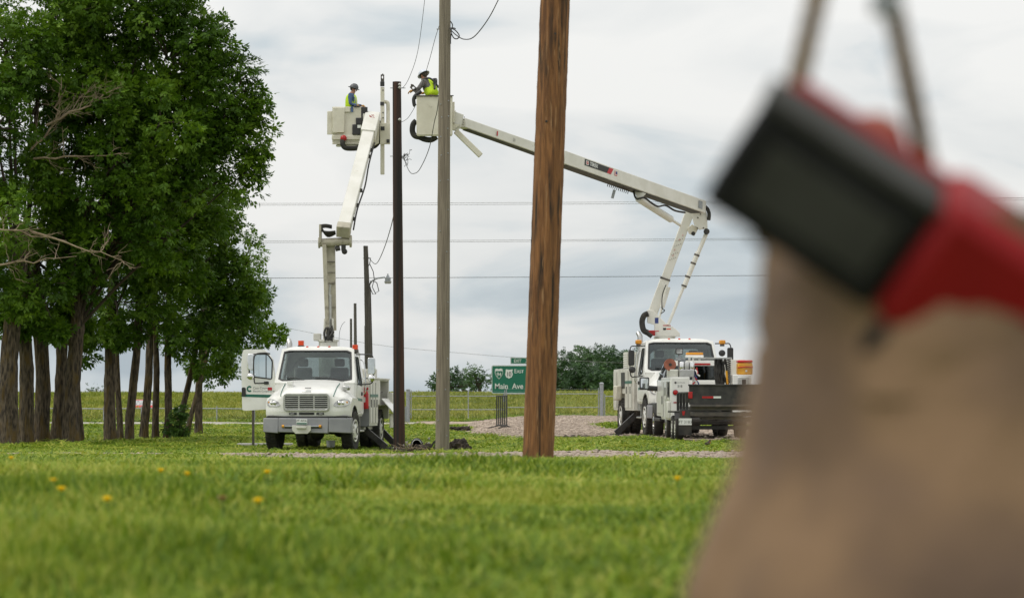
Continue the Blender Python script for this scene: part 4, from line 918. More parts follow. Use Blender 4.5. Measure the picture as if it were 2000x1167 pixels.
# open door, hinged at the front pillar and standing square to the cab
da = R(84); hx, hy = -1.12, .56
def df(u, v, t):                             # u: distance from hinge along the door, t towards the camera
    d = V(-math.sin(da), math.cos(da) - .02, 0); n_ = V(-math.cos(da), -math.sin(da), 0)
    return V(hx, hy, v) + d * u + n_ * t
do = [(0, 1.10), (.90, 1.05), (.93, 2.35), (.88, 2.70), (.28, 2.70), (.05, 2.45), (0, 2.0)]; dw = [(.08, 1.90), (.70, 1.98), (.72, 2.42), (.66, 2.57), (.20, 2.57), (.06, 2.40)]
dr = obj('door', MB().ring(resamp(round_poly(do, .05, 3), 56), resamp(round_poly(dw, .05, 3), 56), lambda u, v, t: df(u, v, t - .03), .07), 'white_paint', LT, 30)
obj('door_window', MB().prism(round_poly(dw, .05, 3), lambda u, v, t: df(u, v, t), .005), 'clear_glass', dr, 0)
sl = [df(a, b, .042) for a, b in round_poly(dw, .05, 3)]; obj('window_seal', MB().tube(sl + [sl[0]], .018, 6), 'black_plastic', dr); obj('window_divider', MB().cyl(df(.24, 1.92, .03), df(.24, 2.57, .03), .014, n=6), 'black_plastic', dr)
obj('door_stripe', MB().prism([(.02, 1.40), (.92, 1.43), (.92, 1.50), (.02, 1.48)], lambda u, v, t: df(u, v, .041 + t), .004), 'green_stripe', dr)
obj('door_handle', MB().prism(rr(.80, 1.44, .91, 1.68, .04), lambda u, v, t: df(u, v, .042 + t), .02), 'black_plastic', dr)
text('lettering', 'Cass County', .085, 'print_grey', dr, lambda u, v: df(.60 - u, v + 1.635, .043), 'LEFT'); text('lettering', 'Electric Cooperative', .072, 'print_grey', dr, lambda u, v: df(.60 - u, v + 1.555, .043), 'LEFT')
arc = [(.70 + .075 * math.cos(R(a)), 1.64 + .085 * math.sin(R(a))) for a in range(35, 330, 15)]; arci = [(.70 + .035 * math.cos(R(a)), 1.64 + .04 * math.sin(R(a))) for a in range(35, 330, 15)]
obj('emblem', MB().prism([(1.40 - a, b) for a, b in arc] + [(1.40 - a, b) for a, b in reversed(arci)], lambda u, v, t: df(u, v, .042 + t), .004), 'green_stripe', dr)
obj('decal', MB().prism(rr(.07, 1.60, .19, 1.68, .01), lambda u, v, t: df(u, v, .042 + t), .004), 'print_red', dr)
c = df(.60, 2.36, .26); obj('mirror', MB().prism(rr(-.085, -.22, .085, .22, .05), lambda u, v, t: c + V(u, t, v), .09), 'chrome', dr, 40, .02); c2 = df(.60, 1.97, .26); obj('spot_mirror', MB().ball(c2, .10, 14, 8, (1, .5, .9)), 'chrome', dr)
obj('mirror_bracket', MB().tube(curve_pts([df(.24, 1.80, .05), df(.44, 1.79, .2), df(.50, 1.86, .25), df(.50, 2.5, .25), df(.30, 2.60, .1), df(.12, 2.58, .05)], 5), .018, 8), 'black_plastic', dr); obj('mirror_mount', MB().prism(rr(.16, 1.76, .28, 1.84, .02), lambda u, v, t: df(u, v, .04 + t), .05), 'black_plastic', dr)
mirror(LT, [(1.06, .70, 2.56), (1.30, .62, 2.56), (1.52, .55, 2.52), (1.56, .52, 2.2), (1.52, .55, 1.82), (1.30, .6, 1.76), (1.08, .65, 1.76)], (1.50, .50, 2.25), .10, .22, (1.50, .50, 1.92))
# service body
bd = MB().bx(-1.20, 1.20, 2.1, 2.5, .62, 1.86)
for s in (-1, 1): bd.bx(min(s * 1.20, s * .70), max(s * 1.20, s * .70), 2.5, 3.75, .62, 1.92); bd.bx(min(s * 1.20, s * .70), max(s * 1.20, s * .70), 3.75, 4.30, 1.2, 1.92)
bd.bx(-1.20, -.62, 4.30, 6.1, 1.2, 1.92); bd.bx(-1.20, 1.20, 6.02, 6.1, .8, 1.92); bd.bx(-.62, .62, 2.5, 6.1, .88, .96); bd.bx(.60, .66, 4.3, 6.02, .96, 1.92); bd.bx(.62, 1.20, 4.3, 6.02, 1.88, 1.92); bd.bx(.62, 1.20, 4.3, 6.02, 1.17, 1.21)
obj('service_body', bd, 'body_white', LT, 30, .012)
for k, (a, b) in enumerate(((2.14, 2.66), (2.66, 3.2), (3.2, 3.74))): compartment(LT, 1, 1.205, a, b, .66, 1.88)
B('body_stripe', 'green_stripe', LT, 1.216, 1.228, 2.2, 3.7, 1.42, 1.50, 0); B('front_lower_panel', 'bumper_grey', LT, .70, 1.21, 2.085, 2.1, .62, 1.18, 0)
B('body_top_edge', 'body_white', LT, 1.17, 1.23, 2.1, 6.1, 1.92, 1.96, .006)
louver(LT, 'vent_box', .62, 1.02, 4.2, 5.0, 1.97, 2.22); B('open_shelf', 'dark_steel', LT, .66, 1.04, 4.5, 5.9, 1.55, 1.58, 0); obj('pipe_fitting', MB().tube([(.9, 4.6, 1.62), (.95, 4.9, 1.7), (.9, 5.3, 1.66), (.95, 5.6, 1.62)], .07, 8), 'aluminium', LT); B('stored_box', 'seat_pale', LT, .75, 1.0, 4.6, 5.1, 1.24, 1.42)
fl = B('fold_down_door', 'white_paint', LT, 1.22, 1.25, 4.3, 5.6, .82, 1.38, .01, None)
fl.data.transform(Matrix.Translation((1.235, 0, 1.38)) @ Matrix.Rotation(R(-40), 4, 'Y') @ Matrix.Translation((-1.235, 0, -1.38)))
for q in (-.2, .2):
    ho = B('latch', 'black_plastic', fl, 1.21, 1.22, 4.9 + q, 4.94 + q, .95, 1.25, 0); ho.data.transform(Matrix.Translation((1.235, 0, 1.38)) @ Matrix.Rotation(R(-40), 4, 'Y') @ Matrix.Translation((-1.235, 0, -1.38)))
B('hanging_flap', 'body_white', LT, 1.42, 1.45, 4.6, 5.4, .55, .95, .006); B('rear_box', 'body_white', LT, 1.21, 1.37, 5.6, 6.0, 1.15, 1.55, .01); B('underframe', 'black_steel', LT, .5, 1.0, 4.9, 6.3, .5, .8, .02); B('side_rail', 'aluminium', LT, .75, 1.06, 2.15, 3.7, .52, .60, .01)
ex = obj('fire_extinguisher', MB().lathe([(.02, 1.20), (.075, 1.10), (.08, 1.15), (.08, 1.50), (.06, 1.56), (.025, 1.60), (.025, 1.64)], (1.13, 1.98, 0), n=16), 'red_paint', LT); B('extinguisher_label', 'sign_white', ex, 1.07, 1.13, 1.895, 1.903, 1.28, 1.42, 0); B('extinguisher_valve', 'red_paint', ex, 1.09, 1.20, 1.95, 2.03, 1.62, 1.68, .008)
obj('hose_loop', torus((.98, 2.03, 1.42), .16, .025, 'y', 60, 350), 'black_plastic', LT)
outrigger(LT, .90, .62, 1.60, 2.6, -.02); outrigger(LT, .90, .60, 1.46, 5.7, -.04)
obj('whip_aerial', MB().tube(curve_pts([P(662, 678, 66.2), P(663, 650, 66.2), P(668, 634, 66.2), P(674, 628, 66.2)], 4), .006, 5), 'wire', LT, world=LT)
# boom of the left truck
Yq = 66.9
pd = MB(); c = P(641, 668, Yq); pd.cyl(V(c.x, c.y, .9), c + V(0, 0, .02), .26, .26, 20); pd.cyl(c + V(0, 0, .02), c + V(0, 0, .07), .29, .29, 20); obj('pedestal', pd, 'body_white', LT, world=LT)
obj('turret_box', MB().box(P(620, 658, Yq), (.20, .3, .2)), 'body_white', LT, 30, .012, world=LT)
tu = MB()
for xx in (633, 651): tu.beam(P(xx, 668, Yq), P(xx + (2 if xx < 640 else -1), 622, Yq), .05, .30, up=(0, 1, 0))
obj('turret', tu, 'boom_white', LT, 30, .01, world=LT); obj('turret_gear', MB().cyl(P(634, 663, Yq - .2), P(650, 661, Yq - .2), .09).cyl(P(640, 664, Yq - .25), P(643, 640, Yq - .25), .06).box(P(646, 652, Yq - .2), (.14, .15, .2), rot_of('Y', 20)).tube(curve_pts([P(636, 664, Yq - .3), P(633, 650, Yq - .3), P(638, 640, Yq - .3), P(646, 644, Yq - .3), P(651, 658, Yq - .3)], 4), .03, 6).tube(curve_pts([P(640, 664, Yq - .32), P(645, 655, Yq - .36), P(650, 646, Yq - .32), P(648, 636, Yq - .3)], 4), .025, 6), 'black_steel', LT, world=LT)
obj('lower_boom', MB().beam(P(648.5, 645, Yq + .15), P(645, 470, Yq + .15), .17, .24, .20, .26, up=(1, 0, 0)), 'boom_dirty', LT, 30, .012, world=LT)
obj('compensation_link', MB().beam(P(640, 652, Yq - .15), P(633.5, 478, Yq - .15), .11, .11, up=(1, 0, 0)), 'boom_dirty', LT, 30, .01, world=LT)
obj('lift_cylinder', MB().cyl(P(644, 650, Yq - .05), P(643.5, 575, Yq - .05), .055).cyl(P(643.5, 575, Yq - .05), P(645, 555, Yq - .05), .03), 'aluminium', LT, world=LT)
for y_ in (511, 532, 553, 600): obj('boom_band', MB().box(P(646.5 + (y_ - 511) * .012, y_, Yq + .02), (.225, .03, .016)), 'dark_steel', LT, 0, world=LT)
el_ = MB().cyl(P(624, 474, Yq), P(684, 471, Yq), .115, n=20); el_.cyl(P(622, 474, Yq), P(625, 474, Yq), .15, n=20); el_.cyl(P(683, 471, Yq), P(687, 471, Yq), .17, n=20); obj('elbow', el_, 'boom_dirty', LT, world=LT)
hs = MB()
for k in range(5): hs.tube(curve_pts([P(655, 452 + k, Yq - .1 + k * .05), P(640, 453 + k * 2, Yq - .15 + k * .04), P(628, 450 - k, Yq - .1), P(626, 441 + k, Yq - .1), P(636, 439 + k, Yq - .05), P(648, 441 + k, Yq)], 5), .03, 6)
obj('elbow_hoses', hs, 'rubber', LT, world=LT); obj('elbow_plate', MB().box(P(626, 456, Yq), (.06, .3, .5)), 'boom_dirty', LT, 30, .01, world=LT)
jn = MB().box(P(671, 484, Yq), (.12, .16, .16)).cyl(P(655, 486, Yq), P(664, 484, Yq), .07).ball(P(673, 491, Yq), .08); obj('elbow_fittings', jn, 'black_steel', LT, world=LT)
u0, u1 = P(672, 446, Yq - .1), P(727, 232, 71.2)
ub = obj('upper_boom', MB().beam(u0, u0.lerp(u1, .86), .35, .32, .35, .30, up=(0, -1, .3)), 'boom_white', LT, 30, .02, world=LT)
obj('boom_sleeve', MB().beam(u0.lerp(u1, .84), u0.lerp(u1, 1.02), .43, .38, .43, .38, up=(0, -1, .3)), 'boom_white', LT, 30, .02, world=LT); obj('boom_butt', MB().beam(u0 - (u1 - u0) * .035, u0 + (u1 - u0) * .012, .38, .36, up=(0, -1, .3)), 'boom_dirty', LT, 30, .02, world=LT)
bc_ = MB()
for t_ in (.10, .22, .35, .66, .72): bc_.box(u0.lerp(u1, t_) + V(.20, 0, -.06), (.06, .12, .10))
obj('boom_clamps', bc_, 'black_steel', LT, world=LT); obj('boom_hose', MB().tube(curve_pts([u0.lerp(u1, t_) + V(.23 + .03 * math.sin(t_ * 20), 0, -.1) for t_ in (.02, .2, .4, .6, .8)], 4), .022, 6), 'rubber', LT, world=LT)
# left bucket
Yk = 71.5; kx = lambda px, py, dy=0: P(px, py, Yk + dy)
def slab(name, mt, x0, x1, y0, y1, d0, d1, par=LT, bev=.015): return obj(name, MB().hexa([kx(x0, y1, d0), kx(x1, y1, d0), kx(x1, y1, d1), kx(x0, y1, d1), kx(x0, y0, d0), kx(x1, y0, d0), kx(x1, y0, d1), kx(x0, y0, d1)]), mt, par, 30, bev, world=LT)
bw = MB()
def wl(x0, x1, y0, y1, d0, d1): bw.hexa([kx(x0, y1, d0), kx(x1, y1, d0), kx(x1, y1, d1), kx(x0, y1, d1), kx(x0, y0, d0), kx(x1, y0, d0), kx(x1, y0, d1), kx(x0, y0, d1)])
wl(649, 706, 209, 278, -.40, -.36); wl(649, 706, 209, 278, .36, .40); wl(649, 652, 209, 278, -.36, .36); wl(703, 706, 209, 278, -.36, .36); wl(649, 706, 278, 282, -.40, .40)
bk = obj('bucket', bw, 'fibreglass', LT, 30, .015, world=LT)
slab('bucket_cover', 'fibreglass', 650, 673, 210, 259, -.47, -.40, bk); slab('bucket_side_box', 'fibreglass', 639, 649, 217, 263, -.38, .34, bk); slab('bucket_ledge', 'fibreglass', 649, 684, 208.5, 219, -.45, -.40, bk); slab('bucket_base', 'fibreglass', 648, 706, 264, 273, -.44, -.40, bk); slab('bucket_foot', 'fibreglass', 656, 704, 282, 287, -.36, .36, bk, .04); slab('bucket_step', 'fibreglass', 649, 658, 250, 261, -.45, -.40, bk)
slab('control_panel', 'black_plastic', 704.5, 718, 209, 232, -.40, .1, bk); slab('control_column', 'black_plastic', 704, 710, 229, 300, -.36, -.05, bk); slab('valve_block', 'black_plastic', 688, 705, 243, 263, -.46, -.40, bk); slab('valve_block', 'black_plastic', 695, 707, 230, 243, -.48, -.40, bk); slab('valve_label', 'sign_white', 698, 705, 244, 250, -.49, -.48, bk, 0); slab('control_plate', 'boom_white', 709, 717, 222, 252, -.41, -.40, bk, 0); slab('lanyard_strap', 'denim_shirt', 685, 690, 208, 219, -.455, -.45, bk, 0); slab('tool_lip', 'black_plastic', 691, 703, 206, 209, -.45, -.38, bk)
obj('leveller_hose', MB().tube(curve_pts([kx(672, 270, -.5), kx(669, 278, -.55), kx(673, 288, -.55), kx(686, 290, -.5), kx(702, 288, -.4), kx(712, 280, -.3), kx(720, 262, -.2)], 5), .075, 10), 'rubber', bk, world=LT)
obj('hose_mouth', MB().ball(kx(671, 270, -.55), .095, 12, 8, (1, .6, 1)), 'red_lens', bk, world=LT); obj('hose_loop', MB().tube(curve_pts([kx(722, 288, .1), kx(732, 286, .1), kx(740, 276, .1), kx(742, 255, .1), kx(742, 236, .1)], 5), .06, 8), 'rubber', LT, world=LT); obj('boom_tip', MB().hexa([kx(727, 287, -.2), kx(740, 280, -.2), kx(740, 280, .3), kx(727, 287, .3), kx(727, 235, -.2), kx(742, 228, -.2), kx(742, 228, .3), kx(727, 235, .3)]), 'fibreglass', LT, 30, .02, world=LT)
dm_ = MB(); r_ = np.random.default_rng(3)
for k in range(6): p = u0.lerp(u1, .98) ; dm_.box(P(722 + r_.uniform(0, 10), 224 + r_.uniform(0, 9), 70.55), (.05, .01, .02), rot_of('Y', 35))
obj('warning_decal', dm_, 'print_red', LT, 0, world=LT)
# jib mast beside the bucket
jb = slab('jib_mast', 'fibreglass', 743, 751, 170, 341, -.15, -.03); slab('jib_box', 'fibreglass', 742, 762, 240, 282, -.2, .25); slab('jib_plate', 'black_plastic', 743.5, 751, 247, 255, -.21, -.2, LT, 0); slab('jib_plate', 'black_plastic', 755, 761, 272, 279, -.21, -.2, LT, 0); slab('jib_collar', 'black_plastic', 742.5, 751, 159, 169, -.17, -.01); slab('jib_plate', 'black_plastic', 742.5, 750, 199, 206, -.165, -.15, LT, 0)
obj('jib_head', MB().ring(rr(0, 0, 7, 14, 1), rr(2.2, 6, 4.8, 11, .8), lambda u, v, t: kx(743.5 + u, 159.5 - v, -.13 + t), .09), 'dark_steel', LT, 30, world=LT); slab('jib_tip', 'dark_steel', 746.5, 748.5, 143.5, 146, -.1, -.06)
obj('jib_brace', MB().tube(curve_pts([kx(751, 199, -.05), kx(756, 200, -.05), kx(758, 206, -.05), kx(758, 240, -.05)], 5), .055, 8), 'fibreglass', LT, world=LT)
for y_ in (176, 220, 230): obj('jib_pin', MB().cyl(kx(748, y_, -.18), kx(748, y_, -.12), .02, n=8), 'black_steel', LT, world=LT)

# ================= right bucket truck
RT = thing('bucket_truck', 'white bucket truck with exhaust stack and long boom, parked facing us behind the pickup', 'truck', (4.92, 69.0, G(4.92, 69.0) + .03), R(5.5), 'bucket trucks')
cab(RT, False, False, -1)
mirror(RT, [(-1.02, .75, 2.56), (-1.30, .7, 2.56), (-1.46, .62, 2.52), (-1.48, .6, 2.2), (-1.46, .6, 1.72), (-1.3, .62, 1.68), (-1.1, .65, 1.70)], (-1.44, .56, 2.22), .085, .22, (-1.42, .56, 1.88), 'black_plastic')
mirror(RT, [(1.02, .75, 2.64), (1.30, .7, 2.64), (1.44, .62, 2.60), (1.48, .6, 2.2), (1.46, .6, 1.72), (1.3, .62, 1.68), (1.1, .65, 1.70)], (1.44, .56, 2.30), .085, .22, (1.18, .5, 2.36), 'black_plastic')
for xx in (-1.22, 1.22): bc = B('beacon', 'amber_lens', RT, xx - .09, xx + .09, .62, .76, 2.62, 2.74, .03); B('beacon_base', 'dark_steel', bc, xx - .06, xx + .06, .64, .74, 2.56, 2.63, .01)
bd = MB().bx(-1.16, 1.16, 2.2, 2.6, .70, 1.95)
for s in (-1, 1): bd.bx(min(s * 1.16, s * .66), max(s * 1.16, s * .66), 2.6, 3.8, .70, 1.95); bd.bx(min(s * 1.16, s * .66), max(s * 1.16, s * .66), 3.8, 5.4, 1.2, 1.95); bd.bx(min(s * 1.16, s * .66), max(s * 1.16, s * .66), 5.4, 6.3, .70, 1.95)
bd.bx(-.66, .66, 2.6, 6.3, .90, .98); obj('service_body', bd, 'body_white', RT, 30, .012)
for a, b in ((2.24, 3.0), (3.0, 3.78), (5.42, 6.26)): compartment(RT, -1, 1.165, a, b, .74, 1.92)
B('open_bay', 'print_black', RT, -1.175, -1.16, 3.86, 4.6, 1.36, 1.84, 0); B('outrigger_box', 'fibreglass', RT, -1.36, -1.17, 4.4, 5.0, 1.0, 1.45, .04); B('body_front_panel', 'body_white', RT, -1.16, -.80, 2.02, 2.19, .70, 2.0, .012); B('body_stripe', 'green_stripe', RT, -1.186, -1.178, 2.3, 3.7, 1.50, 1.58, 0)
louver(RT, 'vent_box', -1.14, -.72, 3.6, 4.4, 1.97, 2.45); B('mud_flap', 'rubber', RT, -1.15, -.75, 5.5, 5.53, .2, .75, 0)
outrigger(RT, -.80, .78, -1.62, 2.5, -.03); B('tow_strap', 'dark_steel', RT, -1.05, -.95, 2.3, 2.4, .55, .75)
Yr = 71.4
c = P(1298, 657, Yr); obj('pedestal', MB().cyl(V(c.x, c.y, 1.0), c, .32, n=20), 'body_white', RT, world=RT)
obj('turret', MB().prism([(1278, 656), (1278, 634), (1264, 630), (1264, 604), (1276, 606), (1302, 632), (1318, 640), (1328, 650), (1328, 657)], lambda u, v, t: P(u, v, Yr - .28 + t), .5), 'boom_white', RT, 30, .015, world=RT)
obj('turret_hose', MB().tube(curve_pts([P(1266, 612, Yr - .3), P(1258, 616, Yr - .3), P(1254, 628, Yr - .3), P(1257, 644, Yr - .3), P(1266, 650, Yr - .3), P(1274, 656, Yr - .3)], 5), .085, 10), 'rubber', RT, world=RT); obj('turret_manifold', MB().box(P(1273, 650, Yr - .32), (.2, .1, .16)), 'red_lens', RT, 30, .02, world=RT)
for a, b, cc, d, mt in ((1279, 631, 1286, 620, 'print_blue'), (1295, 644, 1301, 640, 'print_black'), (1302, 643, 1310, 641, 'orange_lens'), (1295, 636, 1310, 634.5, 'print_red'), (1280, 647, 1287, 645.5, 'print_red')): obj('decal', MB().hexa([P(a, b, Yr - .286), P(cc, b, Yr - .286), P(cc, b, Yr - .281), P(a, b, Yr - .281), P(a, d, Yr - .286), P(cc, d, Yr - .286), P(cc, d, Yr - .281), P(a, d, Yr - .281)]), mt, RT, 0, world=RT)
l0, l1 = P(1273, 616, Yr), P(1354, 395, Yr - .1)
def on_l(t, off=0, d=0): return l0.lerp(l1, t) + V(.93, 0, .36) * off + V(0, d, 0)
obj('lower_boom', MB().beam(l0, l0.lerp(l1, .32), .28, .30, up=(0, 1, 0)).beam(l0.lerp(l1, .31), l1, .25, .26, .27, .28, up=(0, 1, 0)), 'boom_white', RT, 30, .015, world=RT)
for t_ in (.52, .57, .66, .70): obj('boom_marks', MB().beam(l0.lerp(l1, t_) + V(-.05 + (t_ * 37 % 1) * .1, -.135, 0), l0.lerp(l1, t_ + .015) + V(-.05 + (t_ * 37 % 1) * .1, -.135, 0), .008, .03, up=(0, 1, 0)), 'print_red', RT, 0, world=RT)
for t_ in (.50, .545, .62, .665):
    for o_ in (-.09, -.03, .03, .09): p = on_l(t_, o_, -.14); obj('rivet', MB().cyl(p, p + V(0, .03, 0), .012, n=6), 'dark_steel', RT, world=RT)
obj('boom_band', MB().beam(l0.lerp(l1, .315), l0.lerp(l1, .33), .30, .32, up=(0, 1, 0)), 'dark_steel', RT, 0, world=RT)
obj('lift_cylinder', MB().cyl(P(1293, 600, Yr - .25), P(1305, 560, Yr - .25), .07).cyl(P(1287, 622, Yr - .25), P(1293, 600, Yr - .25), .035), 'boom_white', RT, world=RT); obj('cylinder_hose', MB().tube(curve_pts([P(1301, 556, Yr - .35), P(1294, 575, Yr - .36), P(1293, 600, Yr - .36), P(1298, 606, Yr - .36), P(1291, 612, Yr - .3)], 5), .016, 6), 'wire', RT, world=RT)
obj('link_rod', MB().cyl(P(1305, 634, Yr - .3), P(1335, 560, Yr - .3), .045).cyl(P(1335, 562, Yr - .3), P(1363, 493, Yr - .3), .072).cyl(P(1363, 495, Yr - .3), P(1379, 457, Yr - .3), .06), 'boom_white', RT, world=RT)
for a, b in ((1336, 558), (1343, 540), (1354, 514), (1361, 498)): obj('rod_collar', MB().cyl(P(a - .6, b + 1.5, Yr - .3), P(a + .6, b - 1.5, Yr - .3), .085), 'dark_steel', RT, world=RT)
obj('elbow_plate', MB().prism([(1347, 408), (1358, 404), (1378, 408), (1381, 420), (1382, 446), (1366, 449), (1356, 440)], lambda u, v, t: P(u, v, Yr - .45 + t), .16), 'boom_white', RT, 30, .015, world=RT)
obj('elbow_arm', MB().prism([(1352, 438), (1364, 446), (1356, 461), (1345, 456), (1342, 446)], lambda u, v, t: P(u, v, Yr - .3 + t), .2), 'fibreglass', RT, 30, .01, world=RT); obj('elbow_hose', MB().tube(curve_pts([P(1349, 409, Yr - .5), P(1356, 402, Yr - .5), P(1370, 401, Yr - .5), P(1381, 407, Yr - .5), P(1385, 418, Yr - .5), P(1384, 430, Yr - .48)], 5), .055, 8), 'rubber', RT, world=RT)
obj('elbow_pin', MB().cyl(P(1380, 452, Yr - .45), P(1380, 452, Yr - .1), .09).cyl(P(1354, 456, Yr - .4), P(1354, 456, Yr), .06), 'black_steel', RT, world=RT)
for a, b in ((1357, 414), (1368, 418), (1374, 445), (1362, 445), (1363, 425)): obj('elbow_bolt', MB().cyl(P(a, b, Yr - .475), P(a, b, Yr - .44), .022, n=8), 'dark_steel', RT, world=RT)
Ye, Yb2 = 70.6, 60.2
w0, w1 = P(1368, 405, Ye), P(893, 237, Yb2)
def ubp(t): return w0.lerp(w1, t)
upv = V(0, 0, 1)
obj('upper_boom', MB().beam(ubp(0), ubp(.62), .38, .38, .36, .36, up=upv), 'boom_white', RT, 30, .02, world=RT); obj('inner_boom', MB().beam(ubp(.60), ubp(.985), .28, .27, .24, .24, up=upv), 'boom_white', RT, 30, .02, world=RT); obj('boom_underside', MB().beam(ubp(.02) - V(0, 0, .205), ubp(.61) - V(0, 0, .195), .34, .012, .32, .012, up=upv), 'black_steel', RT, 0, world=RT)
obj('boom_strip', MB().beam(ubp(.62) - V(0, 0, .15), ubp(.97) - V(0, 0, .136), .20, .012, up=upv), 'black_steel', RT, 0, world=RT)
# lettering on the boom: a plane along its camera side
bd_ = (w1 - w0); bl = bd_.length; bu = -bd_.normalized(); rgt = bd_.normalized().cross(upv).normalized()
side = rgt if rgt.y < 0 else -rgt
bv = bu.cross(side).normalized(); bv = bv if bv.z > 0 else -bv
def bsurf(t, u, v, d=.0): 
    wd = .192 - .01 * t / .62 if t < .61 else .142
    return ubp(t) + bu * u + bv * v + side * (wd + .004 + d)
def bquad(name, t, u0_, u1_, v0, v1, mt, d=0, sl_=0): obj(name, MB().add([bsurf(t, u0_, v0, d), bsurf(t, u1_, v0, d), bsurf(t, u1_ + sl_, v1, d), bsurf(t, u0_ + sl_ * (name != 'logo_panel'), v1, d)], [(0, 1, 2, 3)]), mt, RT, 0, world=RT)
TL = None
for k in range(400):
    t_ = k / 400; q = ubp(t_); px = 1000 + q.x / q.y * F
    if TL is None and px < 1131: TL = t_
uw = (ubp(TL) - ubp(TL - .115)).length
bquad('logo_panel', TL, 0, uw * .95, -.03, .14, 'print_black', 0, .10); bquad('logo_stripe', TL, uw * .80, uw * .95, -.03, .14, 'print_red', .003, .12)
bquad('logo_mark', TL, .06, .20, 0, .11, 'sign_white', .003); bquad('logo_mark', TL, .085, .175, .02, .09, 'print_red', .006); bquad('logo_mark', TL, .11, .15, .045, .065, 'sign_white', .009)
text('lettering', 'TEREX', .135, 'sign_white', RT, lambda u, v: bsurf(TL, .26 + u * 1.05, .012 + v, .004), 'LEFT', world=RT, thick=.004)
FT_ = TL - .123
for k in range(7): bquad('flag_stripe', FT_, 0, .16, -.02 + k * .0171, -.02 + (k + 1) * .0171, 'print_red' if k % 2 == 0 else 'sign_white', .001)
bquad('flag_canton', FT_, .08, .16, .03, .10, 'print_blue', .004)
text('lettering', '31', .12, 'print_black', RT, lambda u, v: bsurf(.81, u, v - .05, .002), world=RT); bquad('warning_decal', .875, 0, .05, -.06, .06, 'print_red', .002)
bquad('inspection_plate', .028, -.12, .12, -.10, .12, 'galvanised', .003)
obj('under_clip', MB().box(P(1198, 379, 67), (.08, .06, .24), rot_of('Y', 15)).box(P(1114, 330, 65), (.1, .06, .06)), 'galvanised', RT, world=RT)
cc_ = MB()
for k in range(12): cc_.box(P(1187 + k * 3.6, 361 + k * 1.3, 66.7 + k * .05), (.02, .1, .09), rot_of('Y', 15))
obj('cable_guide', cc_, 'black_steel', RT, 0, world=RT)
obj('boom_cylinder', MB().cyl(P(1247, 388, 67.6), P(1310, 428, 69.2), .10).cyl(P(1310, 428, 69.2), P(1329, 440, 69.7), .04), 'boom_white', RT, world=RT); obj('cylinder_bracket', MB().prism([(1237, 369), (1262, 378), (1256, 384), (1244, 386)], lambda u, v, t: P(u, v, 67.5 + t), .12), 'boom_white', RT, 30, world=RT)
obj('boom_hose', MB().tube(curve_pts([P(1237, 372, 67.4), P(1243, 388, 67.4), P(1258, 386, 67.5), P(1272, 396, 67.7), P(1285, 403, 68.0), P(1300, 401, 68.3), P(1318, 411, 68.8), P(1338, 415, 69.2)], 5), .028, 6), 'rubber', RT, world=RT)
# right bucket
Yz = 60; kz = lambda px, py, dy=0: P(px, py, Yz + dy)
def hx2(m, x0, x1, y0, y1, d0, d1, tp=0): return m.hexa([kz(x0 + tp, y1, d0), kz(x1 - tp, y1, d0), kz(x1 - tp, y1, d1), kz(x0 + tp, y1, d1), kz(x0, y0, d0), kz(x1, y0, d0), kz(x1, y0, d1), kz(x0, y0, d1)])
m = MB(); hx2(m, 813.5, 884, 188, 264, -.40, -.37, 1.2); hx2(m, 813.5, 884, 188, 264, .37, .40, 1.2)
hx2(m, 813.5, 816, 188, 264, -.37, .37); hx2(m, 881.5, 884, 188, 264, -.37, .37); hx2(m, 815, 883, 262, 266, -.385, .385)
b2 = obj('bucket', m, 'fibreglass', RT, 30, .02, world=RT)
m = MB(); hx2(m, 812, 886, 186, 188, -.43, -.36); hx2(m, 812, 886, 186, 188, .36, .43); hx2(m, 812, 816, 186, 188, -.36, .36); hx2(m, 882, 886, 186, 188, -.36, .36); obj('bucket_rim', m, 'dark_steel', b2, 30, world=RT)
obj('bucket_hose', MB().tube(curve_pts([kz(813, 236, -.2), kz(807, 243, -.2), kz(805.5, 256, -.2), kz(810, 265, -.2), kz(820, 268, -.2), kz(830, 272, -.2), kz(842, 273, -.2), kz(853, 267, -.2)], 5), .07, 10), 'rubber', b2, world=RT)
m = MB(); hx2(m, 884, 888, 199, 240, -.3, .3); obj('bucket_bracket', m, 'fibreglass', RT, 30, .01, world=RT)
obj('boom_tip', MB().prism([(884, 216), (906, 224), (902, 246), (894, 257), (884, 255)], lambda u, v, t: kz(u, v, -.16 + t), .32), 'boom_white', RT, 30, .015, world=RT); obj('gusset', MB().prism([(884, 219), (891, 215), (884, 226)], lambda u, v, t: kz(u, v, -.22 + t), .05), 'fibreglass', RT, 30, world=RT); obj('gusset', MB().prism([(884, 241), (899, 243), (884, 255)], lambda u, v, t: kz(u, v, -.24 + t), .05), 'fibreglass', RT, 30, world=RT)
for a, b in ((907, 229), (906, 234), (905, 239), (904, 243)): obj('tip_bolt', MB().cyl(kz(a, b, -.19), kz(a, b, -.12), .014, n=6), 'dark_steel', RT, world=RT)
obj('jib_stub', MB().beam(kz(890, 256, -.1), kz(939, 304, -.1), .14, .14, up=(0, 1, 0)), 'fibreglass', RT, 30, .015, world=RT)

